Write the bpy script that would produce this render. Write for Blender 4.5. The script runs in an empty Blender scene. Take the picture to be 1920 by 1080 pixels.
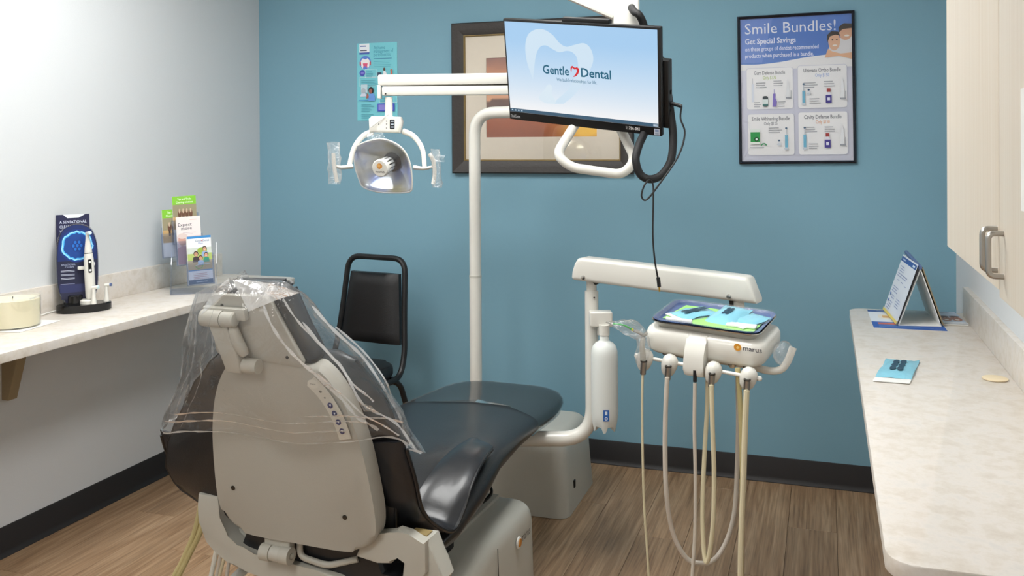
import bpy, bmesh, math, random
from mathutils import Matrix, Vector, noise
random.seed(7)
S = bpy.context.scene
COL = S.collection
R = math.radians

# ------------------------------------------------------------------ camera
F, YAW, PIT, ROL, CY, H = 1725., 0.32741, -0.0046, -0.00564, 276.4, 1.48
_c, _s = math.cos(YAW), math.sin(YAW)
fw = Vector((-_s, _c, 0)); rt = Vector((_c, _s, 0)); up = Vector((0, 0, 1))
fw, up = fw*math.cos(PIT)+up*math.sin(PIT), up*math.cos(PIT)-fw*math.sin(PIT)
rt, up = rt*math.cos(ROL)+up*math.sin(ROL), up*math.cos(ROL)-rt*math.sin(ROL)
ORG = Vector((0, 0, H))
cd = bpy.data.cameras.new('camera')
cam = bpy.data.objects.new('camera', cd); COL.objects.link(cam)
cd.sensor_width = 36; cd.lens = F/1920*36
cd.shift_y = (CY-540)/1920
cd.clip_start = .05
M = Matrix((rt, up, -fw)).transposed().to_4x4(); M.translation = ORG
cam.matrix_world = M
S.camera = cam
def at(x, y, d):
    "world point at camera depth d (metres)"
    return ORG + (fw + rt*((x-960)/F) - up*((y-CY)/F))*d

# ------------------------------------------------------------------ world + exposure
wd = bpy.data.worlds.new('world'); S.world = wd; wd.use_nodes = True
wd.node_tree.nodes['Background'].inputs[0].default_value = (.9, .95, 1, 1)
wd.node_tree.nodes['Background'].inputs[1].default_value = .3
S.view_settings.view_transform = 'Standard'; S.view_settings.look = 'None'
S.view_settings.gamma = 1; S.view_settings.use_curve_mapping = False
S.view_settings.exposure = 0.6
PANEL_W = 11.0          # emission of the ceiling light diffusers
try: S.cycles.transparent_max_bounces = 24
except Exception: pass

# ------------------------------------------------------------------ materials
def lin(c):
    if isinstance(c, str): c = tuple(int(c[i:i+2], 16) for i in (0, 2, 4))
    o = []
    for v in c[:3]:
        v /= 255.
        o.append(v/12.92 if v <= .04045 else ((v+.055)/1.055)**2.4)
    return (o[0], o[1], o[2], 1)
MATS = {}
def nodes(m): return m.node_tree.nodes, m.node_tree.links
def mat(name, col, rough=.5, metal=0, spec=.5, bump=0, bscale=200, coat=0, var=0, vscale=6, emit=0):
    m = bpy.data.materials.new(name); m.use_nodes = True; MATS[name] = m
    n, l = nodes(m); b = n['Principled BSDF']
    b.inputs['Base Color'].default_value = lin(col)
    b.inputs['Roughness'].default_value = rough
    b.inputs['Metallic'].default_value = metal
    b.inputs['Specular IOR Level'].default_value = spec
    b.inputs['Coat Weight'].default_value = coat
    b.inputs['Coat Roughness'].default_value = .1
    if emit:
        b.inputs['Emission Color'].default_value = lin(col); b.inputs['Emission Strength'].default_value = emit
    if bump or var:
        tc = n.new('ShaderNodeTexCoord')
    if bump:
        t = n.new('ShaderNodeTexNoise'); t.inputs['Scale'].default_value = bscale; t.inputs['Detail'].default_value = 3
        l.new(tc.outputs['Object'], t.inputs['Vector'])
        bp = n.new('ShaderNodeBump'); bp.inputs['Strength'].default_value = bump; bp.inputs['Distance'].default_value = .002
        l.new(t.outputs['Fac'], bp.inputs['Height']); l.new(bp.outputs['Normal'], b.inputs['Normal'])
    if var:
        t = n.new('ShaderNodeTexNoise'); t.inputs['Scale'].default_value = vscale; t.inputs['Detail'].default_value = 5
        l.new(tc.outputs['Object'], t.inputs['Vector'])
        mx = n.new('ShaderNodeMix'); mx.data_type = 'RGBA'
        c = lin(col); mx.inputs[6].default_value = tuple(v*(1-var) for v in c[:3])+(1,); mx.inputs[7].default_value = tuple(min(1, v*(1+var)) for v in c[:3])+(1,)
        l.new(t.outputs['Fac'], mx.inputs[0]); l.new(mx.outputs[2], b.inputs['Base Color'])
    return m
def ramp(n, stops):
    r = n.new('ShaderNodeValToRGB'); e = r.color_ramp.elements
    while len(e) < len(stops): e.new(.5)
    for el, (p, c) in zip(e, stops): el.position = p; el.color = lin(c)
    return r
mat('wall_grey', (212, 215, 217), .85, bump=.15, bscale=350)
mat('wall_blue', (126, 168, 186), .8, bump=.15, bscale=350)
mat('ceiling_white', (225, 225, 222), .9)
mat('rubber_base', (36, 34, 35), .55)
mat('subfloor', (70, 58, 46), .9)
mat('white_plastic', (226, 224, 216), .3, coat=.3)
mat('ivory_plastic', (224, 222, 214), .3, coat=.3)
mat('shell_grey', (180, 177, 167), .5, bump=.25, bscale=700)
mat('frame_grey', (190, 187, 176), .45)
mat('cover_grey', (196, 194, 184), .4)
mat('black_vinyl', (27, 28, 31), .38, bump=.2, bscale=260, coat=.12)
mat('vinyl_shine', (28, 29, 33), .34, bump=.4, bscale=30, coat=.12)
mat('piping_vinyl', (20, 20, 22), .35)
mat('chair_vinyl', (24, 23, 24), .42, bump=.2, bscale=220)
mat('chair_tube', (20, 20, 21), .45)
mat('black_plastic', (18, 19, 21), .4)
mat('black_gloss', (10, 11, 14), .15)
mat('black_braid', (16, 16, 18), .6, bump=.6, bscale=420)
mat('steel', (200, 198, 192), .22, metal=1)
mat('chrome', (215, 213, 208), .14, metal=1)
mat('brushed_nickel', (178, 176, 172), .32, metal=1)
mat('dark_metal', (70, 66, 60), .35, metal=.8)
mat('gold_metal', (200, 165, 80), .3, metal=1)
mat('hose_beige', (218, 208, 176), .42)
mat('hose_yellow', (196, 183, 132), .42)
mat('hose_grey', (205, 196, 184), .42)
mat('hose_white', (226, 224, 214), .42)
mat('bottle_white', (226, 230, 226), .45)
mat('paper_white', (236, 236, 232), .6)
mat('paper_green', (165, 225, 130), .6)
mat('tray_blue', (92, 112, 158), .35)
mat('frame_brown', (52, 47, 44), .5, bump=.5, bscale=90, var=.25, vscale=40)
mat('frame_gold', (150, 128, 84), .45, metal=.4)
mat('mat_board', (226, 216, 200), .8, var=.03, vscale=30)
mat('poster_frame', (14, 20, 34), .2, coat=.4)
mat('tan_bracket', (150, 134, 104), .6)
mat('candle_cream', (252, 245, 214), .35, coat=.3)
mat('beige_disc', (232, 214, 180), .5)
mat('cord_white', (228, 226, 220), .5)
mat('pouch_paper', (214, 238, 242), .5)
mat('green_tip', (40, 190, 80), .35)
mat('yellow_tip', (220, 220, 60), .4)
mat('orange_badge', (214, 140, 50), .4)
mat('slot_black', (8, 8, 9), .8)
mat('edge_band', (206, 203, 196), .5)
mat('panel_edge', (216, 214, 208), .4)
mat('wood_wedge', (150, 130, 84), .6)
mat('dark_disc', (80, 78, 74), .5)
mat('instrument_dark', (34, 62, 78), .5)

def laminate():
    m = mat('laminate', (214, 206, 194), .38); n, l = nodes(m); b = n['Principled BSDF']
    tc = n.new('ShaderNodeTexCoord')
    t = n.new('ShaderNodeTexNoise'); t.inputs['Scale'].default_value = 22; t.inputs['Detail'].default_value = 9; t.inputs['Roughness'].default_value = .68
    l.new(tc.outputs['Object'], t.inputs['Vector'])
    r = ramp(n, [(.3, (204, 194, 181)), (.45, (214, 206, 195)), (.55, (221, 214, 206)), (.68, (212, 207, 200))])
    l.new(t.outputs['Fac'], r.inputs[0])
    l.new(r.outputs[0], b.inputs['Base Color'])
laminate()
def cabinet_mat():
    m = mat('cabinet_laminate', (224, 213, 195), .45); n, l = nodes(m); b = n['Principled BSDF']
    tc = n.new('ShaderNodeTexCoord'); mp = n.new('ShaderNodeMapping'); mp.inputs['Scale'].default_value = (60, 160, 1.5)
    t = n.new('ShaderNodeTexNoise'); t.inputs['Scale'].default_value = 1; t.inputs['Detail'].default_value = 5
    l.new(tc.outputs['Object'], mp.inputs[0]); l.new(mp.outputs[0], t.inputs['Vector'])
    r = ramp(n, [(.3, (221, 209, 191)), (.55, (226, 216, 200)), (.75, (229, 220, 206))])
    l.new(t.outputs['Fac'], r.inputs[0]); l.new(r.outputs[0], b.inputs['Base Color'])
cabinet_mat()
def wood_mat():
    m = mat('plank_wood', (140, 114, 88), .42); n, l = nodes(m); b = n['Principled BSDF']
    tc = n.new('ShaderNodeTexCoord'); oi = n.new('ShaderNodeObjectInfo')
    ad = n.new('ShaderNodeVectorMath'); ad.operation = 'ADD'
    cm = n.new('ShaderNodeCombineXYZ'); mu = n.new('ShaderNodeMath'); mu.operation = 'MULTIPLY'; mu.inputs[1].default_value = 37
    l.new(oi.outputs['Random'], mu.inputs[0]); l.new(mu.outputs[0], cm.inputs[0]); l.new(mu.outputs[0], cm.inputs[2])
    l.new(tc.outputs['Object'], ad.inputs[0]); l.new(cm.outputs[0], ad.inputs[1])
    def tex(sc, det, dist=0):
        mp = n.new('ShaderNodeMapping'); mp.inputs['Scale'].default_value = sc
        t = n.new('ShaderNodeTexNoise'); t.inputs['Scale'].default_value = 1; t.inputs['Detail'].default_value = det
        t.inputs['Distortion'].default_value = dist
        l.new(ad.outputs[0], mp.inputs[0]); l.new(mp.outputs[0], t.inputs['Vector']); return t
    a = tex((30, 1.4, 30), 7, 1.6); g = tex((170, 5, 170), 4)
    r = ramp(n, [(.22, (130, 100, 73)), (.42, (160, 128, 97)), (.58, (176, 145, 113)), (.78, (190, 161, 131))])
    l.new(a.outputs['Fac'], r.inputs[0])
    mx = n.new('ShaderNodeMix'); mx.data_type = 'RGBA'; mx.blend_type = 'MULTIPLY'; mx.inputs[0].default_value = .55
    rg = ramp(n, [(.3, (165, 160, 155)), (.6, (255, 255, 255))]); l.new(g.outputs['Fac'], rg.inputs[0])
    l.new(r.outputs[0], mx.inputs[6]); l.new(rg.outputs[0], mx.inputs[7])
    hs = n.new('ShaderNodeHueSaturation'); mr = n.new('ShaderNodeMapRange'); mr.inputs[3].default_value = .9; mr.inputs[4].default_value = 1.1
    l.new(oi.outputs['Random'], mr.inputs[0]); l.new(mr.outputs[0], hs.inputs['Value']); l.new(mx.outputs[2], hs.inputs['Color'])
    l.new(hs.outputs[0], b.inputs['Base Color'])
    bp = n.new('ShaderNodeBump'); bp.inputs['Strength'].default_value = .2; bp.inputs['Distance'].default_value = .001
    l.new(g.outputs['Fac'], bp.inputs['Height']); l.new(bp.outputs['Normal'], b.inputs['Normal'])
wood_mat()
def film_mat(name, haze=.05, gloss=.12, rough=.12, wr=30, strength=.5, tint=(255, 255, 255)):
    m = bpy.data.materials.new(name); m.use_nodes = True; MATS[name] = m
    n, l = nodes(m); n.remove(n['Principled BSDF']); out = n['Material Output']
    tr = n.new('ShaderNodeBsdfTransparent'); tr.inputs[0].default_value = lin(tint)
    gl = n.new('ShaderNodeBsdfGlossy'); gl.inputs['Roughness'].default_value = rough; gl.inputs[0].default_value = (1, 1, 1, 1)
    df = n.new('ShaderNodeBsdfTranslucent'); df.inputs[0].default_value = lin(tint)
    dd = n.new('ShaderNodeBsdfDiffuse'); dd.inputs[0].default_value = lin(tint)
    tc = n.new('ShaderNodeTexCoord'); t = n.new('ShaderNodeTexNoise'); t.inputs['Scale'].default_value = wr; t.inputs['Detail'].default_value = 4; t.inputs['Distortion'].default_value = 1.5
    l.new(tc.outputs['Object'], t.inputs['Vector'])
    bp = n.new('ShaderNodeBump'); bp.inputs['Strength'].default_value = strength; bp.inputs['Distance'].default_value = .01
    l.new(t.outputs['Fac'], bp.inputs['Height'])
    for s in (gl, df, dd): l.new(bp.outputs['Normal'], s.inputs['Normal'])
    fr = n.new('ShaderNodeLayerWeight'); fr.inputs[0].default_value = .35; l.new(bp.outputs['Normal'], fr.inputs['Normal'])
    mr = n.new('ShaderNodeMapRange'); mr.inputs[3].default_value = gloss; mr.inputs[4].default_value = min(1, gloss+.5)
    l.new(fr.outputs['Fresnel'], mr.inputs[0])
    dm = n.new('ShaderNodeMixShader'); dm.inputs[0].default_value = .5; l.new(df.outputs[0], dm.inputs[1]); l.new(dd.outputs[0], dm.inputs[2])
    m1 = n.new('ShaderNodeMixShader'); m1.inputs[0].default_value = haze; l.new(tr.outputs[0], m1.inputs[1]); l.new(dm.outputs[0], m1.inputs[2])
    m2 = n.new('ShaderNodeMixShader'); l.new(mr.outputs[0], m2.inputs[0]); l.new(m1.outputs[0], m2.inputs[1]); l.new(gl.outputs[0], m2.inputs[2])
    l.new(m2.outputs[0], out.inputs[0])
film_mat('clear_film', .04, .035, .12, 14, 1.0)
film_mat('flap_film', .55, .12, .12, 26, .5)
film_mat('toe_film', .02, .05, .1, 6, .1)
film_mat('sleeve_film', .07, .06, .12, 60, .8)
film_mat('acrylic', .05, .05, .05, 1, 0, (236, 240, 248))
film_mat('glass', .0, .03, .02, 1, 0)
mat('pouch_blue', (142, 206, 226), .25, bump=.5, bscale=70, coat=.2)
film_mat('jar_glass', .06, .05, .05, 1, 0)
def attr_mat(name, emit=0, rough=.45):
    m = bpy.data.materials.new(name); m.use_nodes = True; MATS[name] = m
    n, l = nodes(m); b = n['Principled BSDF']; a = n.new('ShaderNodeAttribute'); a.attribute_name = 'Col'
    b.inputs['Roughness'].default_value = rough
    if emit:
        b.inputs['Base Color'].default_value = (.01, .01, .01, 1)
        l.new(a.outputs['Color'], b.inputs['Emission Color']); b.inputs['Emission Strength'].default_value = emit
    else: l.new(a.outputs['Color'], b.inputs['Base Color'])
attr_mat('print_paper'); attr_mat('print_gloss', 0, .18); attr_mat('screen', .60, .3)
def reflector():
    m = mat('reflector_glass', (205, 205, 200), .25, metal=.55); n, l = nodes(m); b = n['Principled BSDF']
    tc = n.new('ShaderNodeTexCoord'); t = n.new('ShaderNodeTexNoise'); t.inputs['Scale'].default_value = 11; t.inputs['Detail'].default_value = 2
    l.new(tc.outputs['Object'], t.inputs['Vector'])
    r = ramp(n, [(.3, (214, 206, 168)), (.5, (230, 232, 230)), (.65, (196, 208, 246))]); l.new(t.outputs['Fac'], r.inputs[0]); l.new(r.outputs[0], b.inputs['Base Color'])  # iridescent tints, lightened in the colour to stand in for ceiling reflections
reflector()
m = mat('light_diffuser', (255, 252, 245), .6); n, l = nodes(m)
n['Principled BSDF'].inputs['Emission Color'].default_value = lin((252, 252, 250)); n['Principled BSDF'].inputs['Emission Strength'].default_value = PANEL_W

# ------------------------------------------------------------------ object helpers
WM = {}
def tag(o, label=None, cat=None, group=None, kind=None):
    if label: o['label'] = label
    if cat: o['category'] = cat
    if group: o['group'] = group
    if kind: o['kind'] = kind
    return o
def thing(name, label, cat, loc=(0, 0, 0), rotz=0, group=None, kind=None):
    o = bpy.data.objects.new(name, None); COL.objects.link(o); o.empty_display_size = .05
    o.location = loc; o.rotation_euler = (0, 0, rotz)
    WM[o] = Matrix.Translation(loc) @ Matrix.Rotation(rotz, 4, 'Z')
    return tag(o, label, cat, group, kind)
def link(name, me, material, parent=None, world=True):
    o = bpy.data.objects.new(name, me); COL.objects.link(o)
    if material is not None:
        for mm in (material if isinstance(material, (list, tuple)) else [material]): me.materials.append(MATS[mm])
    if parent is not None:
        if world: me.transform(WM[parent].inverted())
        o.parent = parent; WM[o] = WM[parent]
    else:
        xs = [v.co for v in me.vertices]
        lo = Vector([min(v[i] for v in xs) for i in range(3)]); hi = Vector([max(v[i] for v in xs) for i in range(3)])
        b = Vector(((lo.x+hi.x)/2, (lo.y+hi.y)/2, lo.z))
        me.transform(Matrix.Translation(-b)); o.location = b; WM[o] = Matrix.Translation(b)
    return o
def catmull(pts, sub):
    P = [Vector(p) for p in pts]
    if len(P) < 3 or sub < 2: return P
    Q = [2*P[0]-P[1]]+P+[2*P[-1]-P[-2]]; out = []
    for i in range(1, len(Q)-2):
        a, b, c, d = Q[i-1:i+3]
        for k in range(sub):
            t = k/sub
            out.append(.5*((2*b)+(c-a)*t+(2*a-5*b+4*c-d)*t*t+(3*b-a-3*c+d)*t**3))
    out.append(P[-1]); return out
def fillet(pts, r, seg=6):
    P = [Vector(p) for p in pts]; out = [P[0]]
    for i in range(1, len(P)-1):
        a, b, c = P[i-1], P[i], P[i+1]
        u = (a-b); v = (c-b); k = min(r, u.length*.49, v.length*.49)
        p0 = b+u.normalized()*k; p1 = b+v.normalized()*k
        for s in range(seg+1):
            t = s/seg; out.append((1-t)**2*p0+2*t*(1-t)*b+t*t*p1)
    out.append(P[-1]); return out
def rrect(w, h, r, n=5, cx=0, cy=0):
    o = []
    for (sx, sy, a0) in ((1, 1, 0), (-1, 1, 90), (-1, -1, 180), (1, -1, 270)):
        for k in range(n+1):
            a = R(a0+90*k/n); o.append((cx+sx*(w/2-r)+r*math.cos(a), cy+sy*(h/2-r)+r*math.sin(a)))
    return o
class MB:
    def __init__(s): s.v = []; s.f = []
    def add(s, v, f, M=None):
        b = len(s.v)
        s.v += [(M @ Vector(p)) if M else Vector(p) for p in v]
        s.f += [tuple(i+b for i in q) for q in f]; return s
    def bm(s, bm, M=None):
        bm.verts.index_update()
        s.add([v.co.copy() for v in bm.verts], [[v.index for v in f.verts] for f in bm.faces], M); bm.free(); return s
    def box(s, c, size, bev=0, seg=2, M=None):
        bm = bmesh.new(); bmesh.ops.create_cube(bm, size=1)
        for v in bm.verts: v.co = Vector((v.co[i]*size[i]+c[i] for i in range(3)))
        if bev: bmesh.ops.bevel(bm, geom=bm.edges[:], offset=bev, segments=seg, profile=.6, affect='EDGES')
        return s.bm(bm, M)
    def prism(s, poly, z0, z1, bev=0, seg=2, M=None, bot=True):
        bm = bmesh.new()
        lo = [bm.verts.new((p[0], p[1], z0)) for p in poly]; hi = [bm.verts.new((p[0], p[1], z1)) for p in poly]
        n = len(poly); bm.faces.new(lo[::-1]); bm.faces.new(hi)
        for i in range(n): bm.faces.new((lo[i], lo[(i+1) % n], hi[(i+1) % n], hi[i]))
        if bev:
            es = [e for e in bm.edges if (e.verts[0].co.z > (z0+z1)/2) == (e.verts[1].co.z > (z0+z1)/2) and (bot or e.verts[0].co.z > (z0+z1)/2)]
            bmesh.ops.bevel(bm, geom=es, offset=bev, segments=seg, profile=.5, affect='EDGES')
        bmesh.ops.recalc_face_normals(bm, faces=bm.faces[:])
        return s.bm(bm, M)
    def tube(s, pts, r, n=10, sub=6, cap=True, M=None, flat=None):
        P = catmull(pts, sub) if sub > 1 else [Vector(p) for p in pts]
        m = len(P); rs = r if callable(r) else (lambda t: r)
        T = [(P[min(i+1, m-1)]-P[max(i-1, 0)]).normalized() for i in range(m)]
        a = Vector((0, 0, 1)) if abs(T[0].z) < .9 else Vector((1, 0, 0))
        N = (a-T[0]*a.dot(T[0])).normalized(); V = []; Fc = []
        for i in range(m):
            N = (N-T[i]*N.dot(T[i])).normalized(); B = T[i].cross(N); rr = rs(i/(m-1))
            for k in range(n):
                t = 2*math.pi*k/n
                if flat: V.append(P[i]+N*math.cos(t)*rr*flat[0]+B*math.sin(t)*rr*flat[1])
                else: V.append(P[i]+N*math.cos(t)*rr+B*math.sin(t)*rr)
        for i in range(m-1):
            for k in range(n): Fc.append((i*n+k, i*n+(k+1) % n, (i+1)*n+(k+1) % n, (i+1)*n+k))
        if cap: Fc.append(tuple(range(n))[::-1]); Fc.append(tuple((m-1)*n+k for k in range(n)))
        return s.add(V, Fc, M)
    def lathe(s, prof, n=24, M=None):
        V = []; Fc = []; m = len(prof)
        for (r, z) in prof:
            for k in range(n): t = 2*math.pi*k/n; V.append((r*math.cos(t), r*math.sin(t), z))
        for i in range(m-1):
            for k in range(n): Fc.append((i*n+k, i*n+(k+1) % n, (i+1)*n+(k+1) % n, (i+1)*n+k))
        if prof[0][0] > 1e-5: Fc.append(tuple(range(n))[::-1])
        if prof[-1][0] > 1e-5: Fc.append(tuple((m-1)*n+k for k in range(n)))
        return s.add(V, Fc, M)
    def loft(s, rings, closed=True, cap=True, M=None):
        n = len(rings[0]); V = [p for r in rings for p in r]; Fc = []
        for i in range(len(rings)-1):
            for k in range(n if closed else n-1): Fc.append((i*n+k, i*n+(k+1) % n, (i+1)*n+(k+1) % n, (i+1)*n+k))
        if cap and closed: Fc.append(tuple(range(n))[::-1]); Fc.append(tuple((len(rings)-1)*n+k for k in range(n)))
        return s.add(V, Fc, M)
    def bar(s, a, b, w, h, bev=0, M=None, upv=(0, 0, 1)):
        a = Vector(a); b = Vector(b); d = b-a; L = d.length; d.normalize()
        u = Vector(upv); x = u.cross(d)
        if x.length < 1e-4: x = Vector((1, 0, 0))
        x.normalize(); u = d.cross(x)
        Q = Matrix((x, d, u)).transposed().to_4x4(); Q.translation = (a+b)/2
        return s.box((0, 0, 0), (w, L, h), bev, 2, (M @ Q) if M else Q)
    def mesh(s, name, smooth=35):
        me = bpy.data.meshes.new(name); me.from_pydata([tuple(v) for v in s.v], [], s.f); me.validate(); me.update()
        bm = bmesh.new(); bm.from_mesh(me); bmesh.ops.recalc_face_normals(bm, faces=bm.faces[:]); bm.to_mesh(me); bm.free()
        if smooth:
            me.shade_smooth(); me.set_sharp_from_angle(angle=R(smooth))
        return me
    def build(s, name, material, parent=None, world=True, smooth=35, subd=0, solid=0):
        o = link(name, s.mesh(name, smooth), material, parent, world)
        if solid:
            md = o.modifiers.new('thickness', 'SOLIDIFY'); md.thickness = solid; md.offset = 0
        if subd:
            md = o.modifiers.new('smooth', 'SUBSURF'); md.levels = subd; md.render_levels = subd
        return o
_TX = {}
def text_geo(s, bold=0):
    k = (s, bold)
    if k in _TX: return _TX[k]
    c = bpy.data.curves.new('lettering', 'FONT'); c.body = s; c.size = 1; c.resolution_u = 2; c.offset = bold
    o = bpy.data.objects.new('lettering', c); COL.objects.link(o)
    dg = bpy.context.evaluated_depsgraph_get(); e = o.evaluated_get(dg); me = e.to_mesh()
    V = [(v.co.x, v.co.y) for v in me.vertices]; Fc = [tuple(p.vertices) for p in me.polygons]
    e.to_mesh_clear(); bpy.data.objects.remove(o); bpy.data.curves.remove(c)
    _TX[k] = (V, Fc); return _TX[k]
class Print:
    "flat printed matter: coloured shapes in metres, x right, y up, printed upward (z)"
    def __init__(s): s.v = []; s.f = []; s.c = []; s.z = 0
    def layer(s): s.z += .00012
    def poly(s, pts, col):
        s.layer(); b = len(s.v); s.v += [(p[0], p[1], s.z) for p in pts]; s.f.append(tuple(range(b, b+len(pts)))); s.c.append([lin(col)]*len(pts)); return s
    def rect(s, x0, y0, x1, y1, col): return s.poly([(x0, y0), (x1, y0), (x1, y1), (x0, y1)], col)
    def rr(s, x0, y0, x1, y1, r, col): return s.poly(rrect(x1-x0, y1-y0, r, 4, (x0+x1)/2, (y0+y1)/2), col)
    def ell(s, cx, cy, rx, ry, col, n=18): return s.poly([(cx+rx*math.cos(2*math.pi*k/n), cy+ry*math.sin(2*math.pi*k/n)) for k in range(n)], col)
    def line(s, pts, w, col):
        s.layer(); P = [Vector(p) for p in pts]; b = len(s.v); m = len(P)
        for i in range(m):
            t = (P[min(i+1, m-1)]-P[max(i-1, 0)]).normalized(); nn = Vector((-t.y, t.x))*w/2
            for q in (P[i]+nn, P[i]-nn): s.v.append((q.x, q.y, s.z))
        for i in range(m-1): s.f.append((b+2*i, b+2*i+1, b+2*i+3, b+2*i+2)); s.c.append([lin(col)]*4)
        return s
    def grid(s, x0, y0, x1, y1, nx, ny, fn):
        s.layer(); b = len(s.v)
        for j in range(ny+1):
            for i in range(nx+1): s.v.append((x0+(x1-x0)*i/nx, y0+(y1-y0)*j/ny, s.z))
        cc = [[lin(fn(i/nx, j/ny)) for i in range(nx+1)] for j in range(ny+1)]
        for j in range(ny):
            for i in range(nx):
                s.f.append((b+j*(nx+1)+i, b+j*(nx+1)+i+1, b+(j+1)*(nx+1)+i+1, b+(j+1)*(nx+1)+i)); s.c.append([cc[j][i], cc[j][i+1], cc[j+1][i+1], cc[j+1][i]])
        return s
    def text(s, t, x, y, size, col, al='l', bold=0, width=None, shear=0):
        V, Fc = text_geo(t, bold); s.layer(); b = len(s.v)
        x0 = min(v[0] for v in V); x1 = max(v[0] for v in V); kx = size if width is None else width/(x1-x0)
        off = {'l': -x0*kx, 'c': -(x0+x1)/2*kx, 'r': -x1*kx}[al]
        s.v += [(x+off+v[0]*kx+shear*v[1]*size, y+v[1]*size, s.z) for v in V]
        for f in Fc: s.f.append(tuple(i+b for i in f)); s.c.append([lin(col)]*len(f))
        return s
    def greek(s, x, y, w, rows, lh, col, th=.3):
        for k in range(rows):
            s.rect(x, y-k*lh, x+w*random.uniform(.7, 1), y-k*lh+lh*th, col)
        return s
    def build(s, name, M, parent=None, material='print_paper'):
        me = bpy.data.meshes.new(name); me.from_pydata([tuple(M @ Vector(v)) for v in s.v], [], s.f)
        a = me.color_attributes.new('Col', 'FLOAT_COLOR', 'CORNER')
        flat = [x for f in s.c for c in f for x in c]; a.data.foreach_set('color', flat)
        me.update()
        return link(name, me, material, parent, True)
def frame_mat(o, x, y):
    "matrix with origin o, local x and y axes, z = x cross y"
    x = Vector(x).normalized(); y = Vector(y); y = (y-x*y.dot(x)).normalized(); z = x.cross(y)
    Q = Matrix((x, y, z)).transposed().to_4x4(); Q.translation = Vector(o); return Q
def jig(p, a, sc): return Vector(p)+noise.noise_vector(Vector(p)*sc)*a

# ------------------------------------------------------------------ room shell
XL, XR, YB, YF, ZC = -2.809, .509, 4.151, -1.1, 2.6
def slab(name, c, size, m): return tag(MB().box(c, size).build(name, m, smooth=0), kind='structure')
wl = slab('wall_left', (XL-.05, (YB+YF)/2, ZC/2), (.1, YB-YF, ZC), 'wall_grey')
wb = slab('wall_back', ((XL+XR)/2, YB+.05, ZC/2), (XR-XL+.2, .1, ZC), 'wall_blue')
wr = slab('wall_right', (XR+.05, (YB+YF)/2, ZC/2), (.1, YB-YF, ZC), 'wall_grey')
wf = slab('wall_front', ((XL+XR)/2, YF-.05, ZC/2), (XR-XL+.2, .1, ZC), 'wall_grey')
ce = slab('ceiling', ((XL+XR)/2, (YB+YF)/2, ZC+.03), (XR-XL+.2, YB-YF+.2, .06), 'ceiling_white')
fl = slab('floor', ((XL+XR)/2, (YB+YF)/2, -.034), (XR-XL+.2, YB-YF+.2, .06), 'subfloor')
PW, PL = .178, 1.22
cache = {}
def plank(x0, x1, y0, y1):
    k = (round(x1-x0, 4), round(y1-y0, 4))
    if k not in cache:
        cache[k] = MB().box((0, 0, -.002), (k[0]-.0012, k[1]-.0012, .004), .0006, 1).mesh('plank', 0)
        cache[k].materials.append(MATS['plank_wood'])
    o = bpy.data.objects.new('plank', cache[k]); COL.objects.link(o); o.parent = fl
    o.location = Vector(((x0+x1)/2, (y0+y1)/2, 0))-fl.location
i = 0; x = XL
while x < XR-1e-4:
    x1 = min(x+PW, XR); y = YF-[.1, .75, .35, 1.0, .55][i % 5]
    while y < YB:
        a, b = max(y, YF), min(y+PL, YB)
        if b-a > .01: plank(x, x1, a, b)
        y += PL
    x = x1; i += 1
def base(name, a, b, inward):
    a = Vector(a); b = Vector(b); d = (b-a).normalized(); nrm = Vector(inward)
    prof = [(0, 0), (.016, 0), (.016, .003), (.009, .012), (.006, .022), (.006, .104), (.004, .108), (0, .108)]
    rings = [[p+nrm*q[0]+Vector((0, 0, q[1])) for q in prof] for p in (a, b)]
    return tag(MB().loft(rings).build(name, 'rubber_base'), kind='structure')
base('baseboard_left', (XL, YF, 0), (XL, YB, 0), (1, 0, 0))
base('baseboard_back', (XL+.017, YB, 0), (XR-.017, YB, 0), (0, -1, 0))
base('baseboard_right', (XR, YF, 0), (XR, YB, 0), (-1, 0, 0))
for k, (x, y) in enumerate(((-1.95, 2.35), (-.7, 2.35), (-1.3, -.2))):
    t = thing('ceiling_light', ['recessed white ceiling light panel above the left counter side', 'recessed white ceiling light panel above the right counter side', 'recessed white ceiling light panel behind the viewpoint'][k], 'light', (x, y, ZC), 0, 'ceiling light panels')
    MB().box((0, 0, -.008), (.56, 1.16, .008)).build('diffuser', 'light_diffuser', t, False)
    m = MB()
    for c, sz in (((0, .59, -.008), (.61, .03, .016)), ((0, -.59, -.008), (.61, .03, .016)), ((.29, 0, -.008), (.03, 1.16, .016)), ((-.29, 0, -.008), (.03, 1.16, .016))): m.box(c, sz)
    m.build('light_frame', 'white_plastic', t, False)

# ------------------------------------------------------------------ counters and cabinet
def counter_poly(x0, x1, y0, y1, rc, side):
    "rounded corners only on the room side"
    p = []
    def arc(cx, cy, a0):
        for k in range(9): a = R(a0+90*k/8); p.append((cx+rc*math.cos(a), cy+rc*math.sin(a)))
    if side > 0:   # room side is +x
        p += [(x0, y0)]; arc(x1-rc, y0+rc, 270); arc(x1-rc, y1-rc, 0); p += [(x0, y1)]
    else:
        arc(x0+rc, y1-rc, 90); arc(x0+rc, y0+rc, 180); p += [(x1, y0), (x1, y1)]
    return p
ZL, ZR = .845, .822
t = thing('wall_counter', 'long mottled cream counter along the pale grey left wall', 'counter', (XL, 2.5, ZL-.03))
MB().prism(counter_poly(XL, -2.385, .9, 3.83, .04, 1), ZL-.03, ZL, .003).build('worktop', 'laminate', t)
MB().box((XL+.01, (.9+3.80)/2, ZL+.052), (.02, 3.80-.9, .104), .002).build('backsplash', 'laminate', t)
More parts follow.
